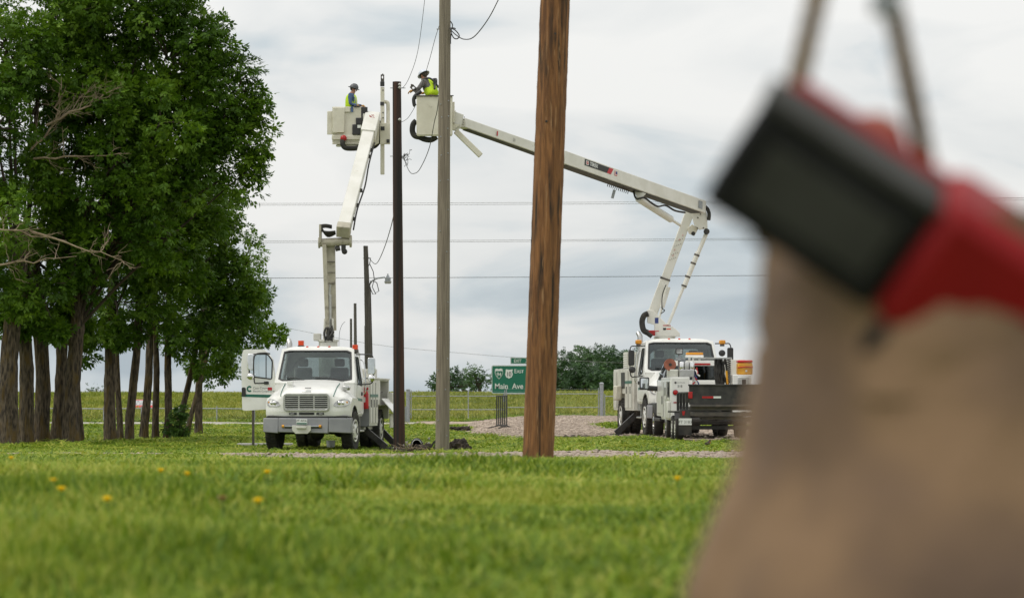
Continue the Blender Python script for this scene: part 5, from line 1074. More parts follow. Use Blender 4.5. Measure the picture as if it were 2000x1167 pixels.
# ================= pickup with service body
PU = thing('service_pickup', 'white service body pickup numbered 318 seen from behind, between the trailer and right truck', 'pickup', (5.05, 61.3, G(5.05, 61.3) + .02), R(2))
sb = MB().bx(-1.03, -.55, 0, 2.45, .47, 1.56).bx(.55, 1.03, 0, 2.45, .47, 1.62).bx(-.55, .55, .05, 2.45, .72, .80).bx(-.55, .55, 2.35, 2.45, .80, 1.50)
obj('service_body', sb, 'white_paint', PU, 30, .015)
B('tail_panel', 'white_paint', PU, -1.0, -.58, -.012, 0, .52, 1.53, .004)
text('lettering', '318', .085, 'print_black', PU, lambda u, v: V(u - .80, -.016, v + 1.30)); text('lettering', 'Cass County', .042, 'print_grey', PU, lambda u, v: V(u - .78, -.016, v + 1.41))
obj('tail_lamp', MB().lathe([(.062, -.03), (.06, -.04), (.03, -.05), (.005, -.052)], (-.91, 0, 1.17), 'y', 18), 'red_lens', PU); obj('tail_lamp_ring', MB().lathe([(.07, -.012), (.07, -.03), (.06, -.032)], (-.91, 0, 1.17), 'y', 18), 'black_plastic', PU); obj('reflector', MB().cyl((-.74, -.02, .97), (-.74, -.01, .97), .03), 'black_plastic', PU)
B('marker_lamp', 'red_lens', PU, -.96, -.85, -.02, -.012, .90, .93, 0); B('licence_plate', 'sign_white', PU, -.86, -.58, -.022, -.014, .72, .88, 0); text('plate_text', 'FL 9031', .085, 'print_black', PU, lambda u, v: V(u - .72, -.024, v + .765)); obj('lock', MB().cyl((-.91, -.02, 1.42), (-.91, -.01, 1.42), .025), 'print_black', PU)
for a, b, z0_, z1_ in ((.05, .8, .95, 1.5), (.8, 1.65, .95, 1.5), (1.65, 2.4, .5, 1.5)): compartment(PU, -1, 1.035, a, b, z0_, z1_, 'white_paint')
B('open_bay', 'print_black', PU, -1.05, -1.045, .12, .7, 1.05, 1.44, 0); B('lower_box', 'body_white', PU, -1.12, -1.03, .03, .45, .5, .95, .03); louver(PU, 'vent_box', -1.02, -.80, .3, 1.2, 1.57, 1.76); B('tool_tray', 'aluminium', PU, -.79, -.42, .1, 1.2, 1.57, 1.75, .01)
B('rack_post', 'white_paint', PU, -.44, -.40, .3, .36, .8, 2.05, .006); B('high_box', 'body_white', PU, .55, 1.0, 1.0, 2.2, 1.62, 2.02, .012)
# cab
def pcab(u, v):                              # cab skin ring around, from rear
    return None
cb = MB(); sec = [(2.55, .95, 1.50, .80, 2.03), (4.0, .97, 1.48, .82, 2.05)]
fcab = lambda s_: [(-s_[1], .55), (-s_[1], s_[2]), (-s_[3], s_[4] - .05), (-s_[3] + .10, s_[4]), (s_[3] - .10, s_[4]), (s_[3], s_[4] - .05), (s_[1], s_[2]), (s_[1], .55)]
r0_, r1_, r2_ = [V(x, 2.55, z_) for x, z_ in fcab(sec[0])], [V(x, 3.75, z_) for x, z_ in fcab(sec[1])], [V(x * (1 if i in (0, 1, 6, 7) else .92), 4.35 if i in (0, 7) else 4.35 if i in (1, 6) else 3.82, z_ if i in (0, 1, 6, 7) else z_ - .02) for i, (x, z_) in enumerate(fcab(sec[1]))]
allv = r0_ + r1_ + r2_; cf = [(i, i + 1, 8 + i + 1, 8 + i) for i in (0, 2, 3, 4, 6)] + [(8 + i, 8 + i + 1, 16 + i + 1, 16 + i) for i in (0, 2, 3, 4, 6)]
cb.add(allv, cf); cb.bx(-.95, .95, 2.55, 2.58, .55, 1.50); cb.bx(-.80, .80, 2.55, 2.58, 1.88, 2.02)
pc_ = obj('cab', cb, 'white_paint', PU, 30, .01)
obj('rear_window', MB().prism([(-.92, 1.51), (.92, 1.51), (.80, 1.88), (-.80, 1.88)], lambda u, v, t: V(u, 2.56 + t, v), .01), 'windscreen', pc_, 0); obj('third_brake_lamp', MB().prism(rr(-.28, 1.895, .28, 1.945, .02), lambda u, v, t: V(u, 2.53 + t, v), .02), 'red_lens', pc_); B('back_seat', 'black_plastic', pc_, -.8, .8, 3.0, 3.15, 1.0, 1.8, .05)
for s in (-1, 1): obj('side_window', MB().add([V(s * .955, 2.7, 1.52), V(s * .965, 4.2, 1.50), V(s * .84, 3.8, 1.97), V(s * .83, 2.75, 1.96)], [(0, 1, 2, 3)]), 'windscreen', pc_, 0); obj('door', MB().bx(min(s * .955, s * .985), max(s * .955, s * .985), 2.95, 4.1, .62, 1.47), 'white_paint', pc_, 30, .012)
obj('windscreen', MB().add([r2_[1], r2_[6], r2_[5], r2_[2]], [(0, 1, 2, 3)]), 'windscreen', pc_, 0)
hm = MB().hexa([(-.97, 4.3, .55), (.97, 4.3, .55), (.92, 5.65, .6), (-.92, 5.65, .6), (-.95, 4.3, 1.46), (.95, 4.3, 1.46), (.86, 5.65, 1.28), (-.86, 5.65, 1.28)]); obj('hood', hm, 'white_paint', PU, 30, .05)
for s in (-1, 1):
    wheel(PU, s * .90, 1.3, .40, .26, s, 'aluminium', False); wheel(PU, s * .88, 4.95, .40, .26, s, 'chrome', False); B('wheel_arch', 'black_plastic', PU, s * .96 - .03, s * .96 + .03, 4.45, 5.45, .55, .9, .1); B('running_board', 'black_plastic', PU, s * .98 - .08, s * .98 + .08, 2.6, 4.3, .42, .50, .01)
mb_ = obj('towing_mirror', MB().prism(rr(-.13, -.17, .13, .17, .04), lambda u, v, t: V(-1.34 + u, 3.95 + t, 1.42 + v), .12), 'black_plastic', PU, 40, .02); obj('mirror_glass', MB().prism(rr(-.10, -.14, .10, .14, .03), lambda u, v, t: V(-1.34 + u, 3.944 + t, 1.42 + v), .004), 'mirror_glass', mb_); obj('mirror_arm', MB().cyl((-1.25, 4.0, 1.30), (-.97, 4.05, 1.28), .07), 'black_plastic', mb_)
B('bumper', 'black_steel', PU, -1.0, 1.0, -.1, .0, .42, .52, .02); B('underbody', 'black_steel', PU, -.7, .7, .2, 5.4, .35, .55, .02)
# gear on the pickup
lb_ = B('light_bar', 'amber_lens', PU, -.31, .14, 3.0, 3.2, 2.17, 2.24, .02); B('light_bar_base', 'white_paint', lb_, -.32, .15, 2.98, 3.22, 2.11, 2.17, .01)
for xx in (-.22, .05): B('light_bar_leg', 'white_paint', lb_, xx - .03, xx + .03, 3.07, 3.13, 2.0, 2.12, 0)
wl_ = obj('work_lamp', MB().prism(rr(-.86, 2.14, -.67, 2.30, .03), lambda u, v, t: V(u, .42 + t, v), .1), 'black_plastic', PU, 30, .01); obj('lamp_lens', MB().prism(rr(-.84, 2.16, -.69, 2.28, .02), lambda u, v, t: V(u, .414 + t, v), .006), 'clear_lens', wl_); obj('lamp_mast', MB().cyl((-.76, .5, 1.75), (-.76, .5, 2.16), .035).bx(-.84, -.62, .42, .56, 1.98, 2.06).bx(-.72, -.60, .42, .56, 1.75, 2.0), 'galvanised', wl_)
rl = obj('cable_reel', MB().lathe([(.02, -.10), (.15, -.10), (.15, -.06), (.10, -.05), (.10, .05), (.15, .06), (.15, .10), (.02, .10)], (-1.0, .5, 1.88), 'y', 24), 'handle_wood', PU); obj('reel_hub', MB().cyl((-1.0, .38, 1.88), (-1.0, .62, 1.88), .04), 'black_steel', rl)
for k in range(3): obj('canister', MB().lathe([(.06, 1.75), (.065, 1.77), (.065, 1.92), (.05, 1.95)], (-.72 + k * .13, .3, 0), n=14), 'chrome' if k != 1 else 'aluminium', PU)
m = MB(); r_ = np.random.default_rng(8)
for k in range(16): x_ = .12 + r_.uniform(0, .28); m.tube(curve_pts([(x_, .25 + r_.normal(0, .05), 2.02), (x_ + r_.normal(0, .04), .2, 1.75), (x_ + r_.normal(0, .06), .18, 1.42), (x_ + .05, .2, 1.36), (x_ + .06, .28, 1.7), (x_ + .02, .3, 2.02)], 4), .018, 6)
obj('hanging_cables', m, 'rubber', PU); B('cable_rail', 'aluminium', PU, -.42, .56, .24, .32, 2.02, 2.06, .006); B('rack_post', 'white_paint', PU, .50, .55, .24, .30, .8, 2.04, .006)
obj('coil_hose', MB().tube([(.46 + .05 * math.cos(k * .9), .12 + .05 * math.sin(k * .9), 2.02 - k * .0075) for k in range(84)], .012, 5), 'rubber', PU); obj('hot_stick', MB().cyl((.44, .1, 1.35), (.40, .1, 1.72), .03), 'yellow_case', PU)
m1, m2, m3 = MB(), MB(), MB()
for k in range(8): q = (m1, m2, m3)[k % 3]; z_ = 1.80 - k * .055; q.tube(wob((-.40 + r_.normal(0, .03), .2, z_), (-.32 + r_.normal(0, .04), .16, z_ - .16), 4, .02, r_), .02, 6)
for q, mt in ((m1, 'red_paint'), (m2, 'sign_white'), (m3, 'print_blue')): obj('safety_strap', q, mt, PU)
yc = thing('tool_case', 'yellow orange plastic case with red lid strap, on the pickup right side box', 'case', PU.matrix_basis @ V(.88, .25, 1.62), R(2)); B('case_body', 'yellow_case', yc, -.19, .19, -.16, .16, .002, .30, .03); B('case_lid', 'red_paint', yc, -.195, .195, -.165, .165, .302, .37, .03); obj('case_strap', MB().tube([(-.195, -.17, .18), (0, -.175, .20), (.195, -.17, .19)], .014, 6), 'red_paint', yc); B('case_latch', 'sign_white', yc, .0, .05, -.175, -.16, .07, .12, .01)
B('outlet_box', 'aluminium', PU, .68, .98, -.03, 0, 1.30, 1.56, .02); B('outlet', 'print_black', PU, .78, .88, -.045, -.03, 1.38, 1.50, .01)

# ================= trailer
TR = thing('utility_trailer', 'black steel utility trailer with red and white reflector strip, hitched behind the pickup', 'trailer', (5.24, 57.5, G(5.24, 57.5) + .015), R(1.5))
tg_ = B('tailgate', 'black_steel', TR, -1.03, 1.03, 0, .05, .86, 1.31, .01); B('reflector_red', 'red_lens', tg_, -.72, -.45, -.006, 0, 1.005, 1.055, 0); B('reflector_white', 'sign_white', tg_, -.448, -.27, -.006, 0, 1.005, 1.055, 0); B('tailgate_rail', 'black_steel', tg_, -1.05, 1.05, -.03, .06, 1.30, 1.34, .006); B('lower_rail', 'dark_steel', tg_, -1.0, 1.0, -.06, .08, .80, .86, .008)
for s in (-1, 1):
    sd = B('side_panel', 'black_steel', TR, s * 1.03 - .025, s * 1.03 + .025, .06, 2.5, .90, 1.12, .008); B('side_rail', 'black_steel', sd, s * 1.03 - .04, s * 1.03 + .04, .06, 2.5, 1.12, 1.16, .006)
    for k in range(4): B('stake', 'black_steel', sd, s * 1.07 - .03, s * 1.07 + .03, .1 + k * .75, .18 + k * .75, .70, 1.12, 0)
    fd = MB().bx(min(s * 1.08, s * 1.36), max(s * 1.08, s * 1.36), .25, 1.95, .66, .70).hexa([(s * 1.08, .10, .52), (s * 1.36, .10, .52), (s * 1.36, .14, .52), (s * 1.08, .14, .52), (s * 1.08, .25, .66), (s * 1.36, .25, .66), (s * 1.36, .29, .70), (s * 1.08, .29, .70)]); obj('fender', fd, 'black_steel', TR, 30)
    wheel(TR, s * 1.22, .62, .295, .20, s, 'body_white', False); wheel(TR, s * 1.22, 1.42, .295, .20, s, 'body_white', False)
    lh_ = B('lamp_box', 'black_steel', TR, s * 1.12 - .13, s * 1.12 + .13, .04, .12, .52, .74, .01); obj('tail_lamp', MB().prism([(s * 1.16 - .04, .70), (s * 1.16 + .04, .70), (s * 1.16 + .02, .60), (s * 1.16 - .02, .60)], lambda u, v, t: V(u, .03 + t, v), .02), 'red_lens', lh_)
    fl_ = B('mud_flap', 'rubber', TR, s * 1.12 - .155, s * 1.12 + .155, .05, .065, .13, .55, .004)
    if s < 0: B('licence_plate', 'sign_white', fl_, -1.275, -.965, .036, .044, .37, .53, .002); text('plate_text', 'FT 3183', .095, 'print_grey', fl_, lambda u, v: V(u - 1.12, .034, v + .41))
    B('gate_lamp', 'red_lens', tg_, s * 1.0 - .05, s * 1.0 + .05, -.02, 0, 1.0, 1.16, .02)
B('deck', 'dark_steel', TR, -1.0, 1.0, .06, 2.5, .72, .80, 0); B('frame_beam', 'dark_steel', TR, -1.0, 1.0, .02, .14, .58, .68, .01); B('axle', 'black_steel', TR, -1.1, 1.1, .58, .66, .26, .34, 0); B('axle', 'black_steel', TR, -1.1, 1.1, 1.38, 1.46, .26, .34, 0)
obj('tongue', MB().beam((-.6, 2.5, .62), (0, 3.6, .50), .09, .12).beam((.6, 2.5, .62), (0, 3.6, .50), .09, .12), 'black_steel', TR, 0); B('spare_ramp', 'dark_steel', TR, -.7, .7, .2, .8, .50, .56, 0)

# ------------------------------------------------------------------ people
def skin(name, pts, edges, mt, par, sub=2, root=0):
    """pts: (x,y,z,r) or (x,y,z,rx,ry)"""
    me = bpy.data.meshes.new(name); me.from_pydata([p[:3] for p in pts], edges, []); me.materials.append(MT[mt])
    o = bpy.data.objects.new(name, me); COL.objects.link(o); o.parent = par
    bm = bmesh.new(); bm.from_mesh(me); lay = bm.verts.layers.skin.verify(); bm.verts.ensure_lookup_table()
    for v, p in zip(bm.verts, pts):
        v[lay].radius = (p[3], p[4] if len(p) > 4 else p[3]); v[lay].use_root = False
    seen = set()                                # one root for each connected chain
    for v in bm.verts:
        if v in seen: continue
        v[lay].use_root = True; st_ = [v]
        while st_:
            q = st_.pop()
            if q in seen: continue
            seen.add(q); st_ += [e.other_vert(q) for e in q.link_edges]
    bm.to_mesh(me); bm.free()
    md = o.modifiers.new('skin', 'SKIN'); md.use_smooth_shade = True
    md = o.modifiers.new('subdivision', 'SUBSURF'); md.levels = sub; md.render_levels = sub
    return o
def chain(*ids): return [(a, b) for a, b in zip(ids[:-1], ids[1:])]
def hand(par, wrist, fwd, palm_up, side, mt, name='glove', grip=.6):
    """palm and five bent fingers; fwd: along the forearm, palm_up: palm normal, side: +1 thumb towards cross(fwd, palm normal)"""
    w_, f, n_ = Vector(wrist), Vector(fwd).normalized(), Vector(palm_up).normalized(); n_ = (n_ - f * n_.dot(f)).normalized(); s_ = f.cross(n_) * side
    pts, ed = [], []
    def add(p, r): pts.append((*p, r)); return len(pts) - 1
    a = add(w_ - f * .02, .032); b = add(w_ + f * .035, .036); c = add(w_ + f * .075, .034); ed += chain(a, b, c)
    for k, (off, ln) in enumerate(((.030, .075), (.010, .085), (-.011, .078), (-.031, .060))):
        k0 = w_ + f * .06 + s_ * off; d = f; cur = k0; i0 = add(cur, .0125)
        for j, q in enumerate((.42, .33, .25)):
            d = (d + n_ * grip * (.5 + .45 * j)).normalized(); cur = cur + d * ln * q; i1 = add(cur, .0115 - .001 * j); ed.append((i0, i1)); i0 = i1
    t0 = add(w_ + f * .015 + s_ * .025, .014); t1 = add(w_ + f * .04 + s_ * .055 + n_ * .012, .0135); t2 = add(w_ + f * .075 + s_ * .060 + n_ * .032, .0115); ed += chain(t0, t1, t2)
    return skin(name, pts, ed, mt, par, 1)
def person(label, loc, yaw, J, shirt, hat, full_brim=True, harness=False):
    """J: joints in the figure's own frame, facing +x; right is -y"""
    t = thing('person', label, 'person', loc, yaw, 'line workers in lift buckets'); j = {k: Vector(v) for k, v in J.items()}
    # body: one continuous skin figure from feet to crown
    ids = {}; pts = []; ed = []
    def add(k, p, *r): ids[k] = len(pts); pts.append((*p, *r))
    add('pel', j['pel'], .115); add('waist', j['pel'].lerp(j['chest'], .45), .11); add('chest', j['chest'], .12, .14); add('nb', j['neck'], .072, .078); add('jaw', j['head'] - V(-.008, 0, .075), .062, .058); add('face', j['head'], .088, .074); add('crown', j['head'] + V(-.012, 0, .075), .078, .068)
    ed += [(0, 1), (1, 2), (2, 3), (3, 4), (4, 5), (5, 6)]
    for s, q in (('r', -1), ('l', 1)):
        add('sh' + s, j['sh' + s], .062); add('el' + s, j['el' + s], .043); add('wr' + s, j['wr' + s], .029); ed += [(2, ids['sh' + s]), (ids['sh' + s], ids['el' + s]), (ids['el' + s], ids['wr' + s])]
        add('hip' + s, j['pel'] + V(0, q * .09, -.06), .085); add('kn' + s, j['kn' + s], .055); add('an' + s, j['an' + s], .038); add('toe' + s, j['an' + s] + V(.14, 0, -.045), .034); ed += [(0, ids['hip' + s]), (ids['hip' + s], ids['kn' + s]), (ids['kn' + s], ids['an' + s]), (ids['an' + s], ids['toe' + s])]
    body = skin('body', pts, ed, 'skin', t)
    hd = j['head']; up = (j['head'] - j['neck']).normalized(); fx = V(1, 0, 0); fx = (fx - up * fx.dot(up) * .8).normalized(); sy = up.cross(fx)
    def hp(a, b, c): return hd + fx * a + sy * b + up * c
    fc = MB().ball(hp(.098, 0, -.012), .019, 8, 6, (1.1, .7, 1.2)); fc.ball(hp(.0, .078, -.01), .026, 8, 6, (.8, .4, 1.2)); fc.ball(hp(.0, -.078, -.01), .026, 8, 6, (.8, .4, 1.2)); obj('nose_and_ears', fc, 'skin', body)
    ey = MB()
    for s in (-1, 1): ey.ball(hp(.083, s * .031, .018), .012, 8, 6)
    ey.tube([hp(.085, .024, -.052), hp(.09, 0, -.055), hp(.085, -.024, -.052)], .005, 5); obj('eyes_and_mouth', ey, 'print_black', body)
    gl_ = MB().tube([hp(.0, .080, .02), hp(.075, .058, .022), hp(.098, .03, .018), hp(.10, 0, .02), hp(.098, -.03, .018), hp(.075, -.058, .022), hp(0, -.080, .02)], .010, 6); obj('safety_glasses', gl_, 'black_plastic', t)
    obj('hair', MB().ball(hp(-.03, 0, .02), .088, 14, 10, (.95, .9, .95)), 'robin_back', t)
    # clothing
    sp_ = [(*(j['pel'] + V(0, 0, .04)), .150, .168), (*j['pel'].lerp(j['chest'], .45), .135, .160), (*j['chest'], .14, .185), (*j['neck'].lerp(j['chest'], .18), .070, .078)]; se = [(0, 1), (1, 2), (2, 3)]
    for s in ('r', 'l'): k = len(sp_); sp_ += [(*j['sh' + s], .088), (*j['sh' + s].lerp(j['el' + s], .5), .062), (*j['el' + s], .055), (*j['el' + s].lerp(j['wr' + s], .95), .040)]; se += [(2, k), (k, k + 1), (k + 1, k + 2), (k + 2, k + 3)]
    skin('shirt', sp_, se, shirt, t)
    vp = [(*(j['pel'] + V(0, 0, .02)), .185, .185), (*j['pel'].lerp(j['chest'], .5), .172, .182), (*j['chest'], .182, .195), (*j['chest'].lerp(j['neck'], .5), .150, .160), (*j['neck'].lerp(j['chest'], .12), .085, .09)]; skin('vest', vp, chain(0, 1, 2, 3, 4), 'hi_vis', t)
    tp_ = [(*j['pel'], .155, .172)]; te = []
    for s, q in (('r', -1), ('l', 1)): k = len(tp_); tp_ += [(*(j['pel'] + V(0, q * .09, -.06)), .105), (*j['kn' + s], .075), (*(j['an' + s] + V(0, 0, .03)), .062)]; te += [(0, k), (k, k + 1), (k + 1, k + 2)]
    skin('trousers', tp_, te, 'trousers', t)
    for s in ('r', 'l'): skin('boot', [(*(j['an' + s] + V(-.03, 0, .03)), .056), (*(j['an' + s] + V(-.01, 0, -.04)), .052), (*(j['an' + s] + V(.14, 0, -.045)), .045)], chain(0, 1, 2), 'black_plastic', t, 1)
    for s, q in (('r', 1), ('l', -1)): d = (j['wr' + s] - j['el' + s]); hand(t, j['wr' + s], d, V(0, 0, -1) + d.cross(V(0, 0, 1)) * .2, q, 'glove_leather')
    # hard hat with brim
    hm_ = MB(); n = 24; prof = [(.155 if full_brim else .13, -.012), (.158 if full_brim else .132, 0), (.118, .012), (.115, .035), (.108, .065), (.088, .095), (.055, .113), (.01, .120)]
    o_ = len(hm_.v); base = hp(-.006, 0, .038)
    for rad, h in prof:
        for k in range(n): a = 6.2832 * k / n; hm_.v.append(tuple(base + fx * math.cos(a) * rad * 1.12 + sy * math.sin(a) * rad * .92 + up * h))
    for i in range(len(prof) - 1):
        for k in range(n): k2 = (k + 1) % n; hm_.f.append((i * n + k, i * n + k2, (i + 1) * n + k2, (i + 1) * n + k))
    hm_.f.append(tuple((len(prof) - 1) * n + k for k in range(n))); hh = obj('hard_hat', hm_, hat, t, 60); obj('hat_ridge', MB().tube([base + fx * .10 + up * .085, base + fx * .05 + up * .125, base + up * .130, base - fx * .05 + up * .125, base - fx * .10 + up * .085], .010, 6), hat, hh)
    # reflective tape or harness
    ax = (j['chest'] - j['pel']); bk = V(-1, 0, 0); mid = j['pel'].lerp(j['chest'], .55); dn = ax.normalized(); bk = (bk - dn * bk.dot(dn)).normalized()
    if harness:
        for s in (-1, 1):
            obj('harness_strap', MB().tube(curve_pts([j['neck'] + V(.05, s * .10, .0), j['chest'].lerp(j['neck'], .55) + bk * .185 + V(0, s * .12, 0), j['chest'] + bk * .235 + V(0, s * .05, 0), mid + bk * .225 - V(0, s * .06, 0), j['pel'] + bk * .215 - V(0, s * .13, -.1)], 5), .026, 6), 'black_plastic', t)
        obj('harness_ring', MB().box(j['chest'] + bk * .235 - dn * .05, (.04, .12, .12)), 'black_plastic', t, 30, .01)
    else:
        for s in (-1, 1):
            obj('reflective_tape', MB().tube(curve_pts([j['chest'].lerp(j['neck'], .6) + V(.03, s * .13, .02), j['chest'] - bk * .14 + V(0, s * .10, 0), mid - bk * .16 + V(0, s * .09, 0)], 5), .018, 6), 'silver_tape', t)
        obj('tool_pouch', MB().box(mid + V(.10, -.15, -.10), (.07, .05, .12)), 'black_plastic', t, 30, .01)
    return t
f1 = P(686, 280, 71.5); f1.z = kx(686, 278).z + .005
person('worker in grey hard hat, blue shirt and yellow vest, in the left lift bucket', f1, R(-6),
       dict(pel=(-.02, 0, .92), chest=(.0, 0, 1.28), neck=(.03, 0, 1.46), head=(.07, 0, 1.56), shr=(.0, -.185, 1.36), shl=(.0, .185, 1.36), elr=(.02, -.25, 1.10), ell=(.10, .24, 1.12), wrr=(.21, -.20, 1.055), wrl=(.30, .16, 1.09), knr=(.02, -.10, .48), knl=(.02, .10, .48), anr=(-.02, -.10, .09), anl=(-.02, .10, .09)), 'denim_shirt', 'hat_grey')
f2 = P(847, 262, 60); f2.z = kz(847, 262).z + .01
person('worker in white full brim hat and black harness, bent over the right lift bucket rim', f2, R(133),
       dict(pel=(.0, 0, .88), chest=(.17, 0, 1.20), neck=(.28, 0, 1.36), head=(.37, 0, 1.475), shr=(.17, -.19, 1.27), shl=(.17, .19, 1.27), elr=(.32, -.26, 1.07), ell=(.16, .37, 1.09), wrr=(.48, -.10, 1.06), wrl=(.28, .46, 1.05), knr=(.06, -.10, .46), knl=(.06, .10, .46), anr=(-.04, -.10, .09), anl=(-.04, .10, .09)), 'grey_shirt', 'hat_white', harness=True)
# hydraulic tool in the second worker's hands
ht = thing('crimping_tool', 'black hydraulic crimping tool with open jaw held over the right bucket rim', 'tool', kz(813, 192, -.25))
w_ = lambda a, b, d=-.25: kz(a, b, d)
obj('tool_body', MB().tube(curve_pts([w_(823, 178), w_(817, 182), w_(811, 187), w_(808, 194), w_(809, 204), w_(811, 207)], 5), .045, 10), 'black_plastic', ht, world=ht); obj('pistol_grip', MB().tube([w_(808, 190), w_(812, 192), w_(815, 190)], .03, 8), 'black_plastic', ht, world=ht)
q0, q1 = w_(815.5, 180), w_(803.5, 167.5); du = (q1 - q0); dv = V(-du.z, 0, du.x).normalized() * .055
obj('tool_head', MB().ring([(0, -1), (1, -1), (1.05, 0), (1, 1), (0, 1), (-.05, 0)], [(.28, -.5), (.78, -.5), (.85, 0), (.78, .5), (.28, .5), (.25, 0)], lambda u, v, t_: q0 + du * u + dv * v + V(0, t_, 0), .07), 'dark_steel', ht, 30, .006, world=ht); obj('head_pin', MB().ball(w_(804, 166), .025), 'dark_steel', ht, world=ht)

# ------------------------------------------------------------------ things on the ground
def lump(name, label, c, size, seed, mt='soil', cat='soil', par=None, amp=.5):
    bm = bmesh.new(); bmesh.ops.create_icosphere(bm, subdivisions=4, radius=1)
    for v in bm.verts:
        n_ = v.co.copy(); v.co *= 1 + amp * mnoise.fractal(n_ * 1.8 + V(seed, 2, 0), .8, 2.2, 5) + .10 * mnoise.noise(n_ * 9)
        v.co = V(v.co.x * size[0], v.co.y * size[1], max(v.co.z, -.15) * size[2])
    me = bpy.data.meshes.new(name); bm.to_mesh(me); bm.free(); me.materials.append(MT[mt]); o = bpy.data.objects.new(name, me); COL.objects.link(o); o.location = c
    if par: o.parent = par
    elif label: tag(o, label, cat)
    return o
dp = thing('debris_pile', 'pile of dug soil, dry roots and cable at the foot of the tarred pole', 'debris', on(819, 59.5)); dp.scale = (1.15, 1.15, 1.45)
lump('soil_heap', None, (0, 0, .0), (.42, .3, .22), 3, 'soil', par=dp); lump('soil_heap', None, (.30, .05, .0), (.22, .2, .12), 4, 'soil', par=dp); lump('soil_heap', None, (-.30, -.02, 0), (.18, .2, .10), 6, 'soil', par=dp)
m, m2 = MB(), MB(); r_ = np.random.default_rng(12)
for k in range(110): a = V(r_.normal(0, .24), r_.normal(-.12, .10), r_.uniform(.05, .20)); (m if k % 3 else m2).tube(wob(a, a + V(r_.normal(0, .16), r_.normal(0, .1), r_.normal(.03, .07)), 3, .03, r_), [.007, .006, .005, .003], 4)
obj('dry_roots', m, 'dead_wood', dp); obj('dark_roots', m2, 'soil', dp)
m3 = MB()
for k in range(34): p = V(r_.normal(0, .26), r_.normal(.12, .08), .20 + r_.normal(0, .05)); m3.ball(p, r_.uniform(.012, .03), 6, 4)
obj('pale_stones', m3, 'concrete', dp); obj('culvert_pipe', MB().lathe([(.12, -.16), (.135, -.14), (.12, -.11), (.135, -.08), (.12, -.05), (.135, -.02), (.12, .02), (.10, .02), (.10, -.16)], (-.05, .02, .20), 'y', 24), 'black_plastic', dp); obj('pipe_lip', torus((-.05, -.145, .20), .105, .008, 'y'), 'aluminium', dp)
for k in range(3): obj('bent_wire', MB().tube(curve_pts([(.2, 0, .1), (.32 + k * .03, -.02, .28 + k * .02), (.42 - k * .05, 0, .20), (.40, .02, .05)], 4), .007, 5), 'wire', dp)
lump('soil_mound', 'dark soil clods heaped just right of the grey pole foot', on(893, 53.5), (.24, .24, .26), 8); lump('soil_mound', 'small dark soil clod trailing off right of the clods at the grey pole', on(908, 53.4), (.13, .12, .14), 9)
lump('soil_mound', 'flat black soil patch on the lawn behind the grey pole', hit(900, 842), (.50, .4, .22), 11); lump('soil_mound', 'low dark soil at the base of the tarred pole', on(789, 61.5), (.28, .2, .14), 13)
rg = thing('cloth_scrap', 'white scraps and clip at the foot of the tarred pole', 'scrap', on(778, 61.8)); m = MB()
for k in range(5): m.tube(wob((r_.normal(0, .05), 0, .0), (r_.normal(0, .08), .02, r_.uniform(.05, .2)), 3, .02, r_), [.018, .015, .012, .006], 6)
obj('scrap', m, 'sign_white', rg)
# crowd barrier end-on in the gravel lot
cb_ = thing('crowd_barrier', 'black steel crowd barrier standing angled in the gravel lot before the gate', 'barrier', on(980, 96)); sB = F / 96
A, Bq = V(-.20, .55, 0), V(.20, -.55, 0)
fA = lambda t_, z_: A.lerp(Bq, t_) + V(0, 0, z_)
for k in range(6): obj('bar', MB().cyl(fA(k / 5, .14), fA(k / 5, 1.30), .026, n=8), 'black_steel', cb_)
for z_ in (.14, 1.30): obj('rail', MB().cyl(fA(-.02, z_), fA(1.02, z_), .028, n=8), 'black_steel', cb_)
for t_, w2 in ((.25, .42), (.95, .3)):
    p = fA(t_, 0)
    obj('foot', MB().tube([p + V(-w2, -.2, .03), p + V(0, 0, .13), p + V(w2 * .9, .15, .03)], .025, 6), 'black_steel', cb_)
# thin dark post and kerb slab beside the open door
pt = thing('sign_post', 'thin dark steel post standing below the open truck door', 'post', on(494.5, 70.5)); obj('post', MB().bx(-.035, .035, -.035, .035, -.1, 1.25), 'dark_steel', pt, 30, .005); obj('cap', MB().bx(-.04, .04, -.04, .04, 1.25, 1.27), 'dark_steel', pt)
kb = on(512, 71.5); ks = thing('concrete_slab', 'low grey concrete kerb slab on the grass left of the front wheel', 'kerb', kb); obj('slab', MB().bx(-.72, .9, -.3, .3, -.1, .12), 'concrete', ks, 30, .03)
wb = thing('plastic_pail', 'white plastic pail on the grass under the left truck', 'pail', on(646, 68.2)); obj('pail', MB().lathe([(.11, 0), (.125, .22), (.132, .225), (.132, .24), (.12, .24), (.1, .02)], n=20), 'sign_white', wb); obj('handle', torus((0, 0, .22), .135, .005, 'y', 200, 340), 'wire', wb)
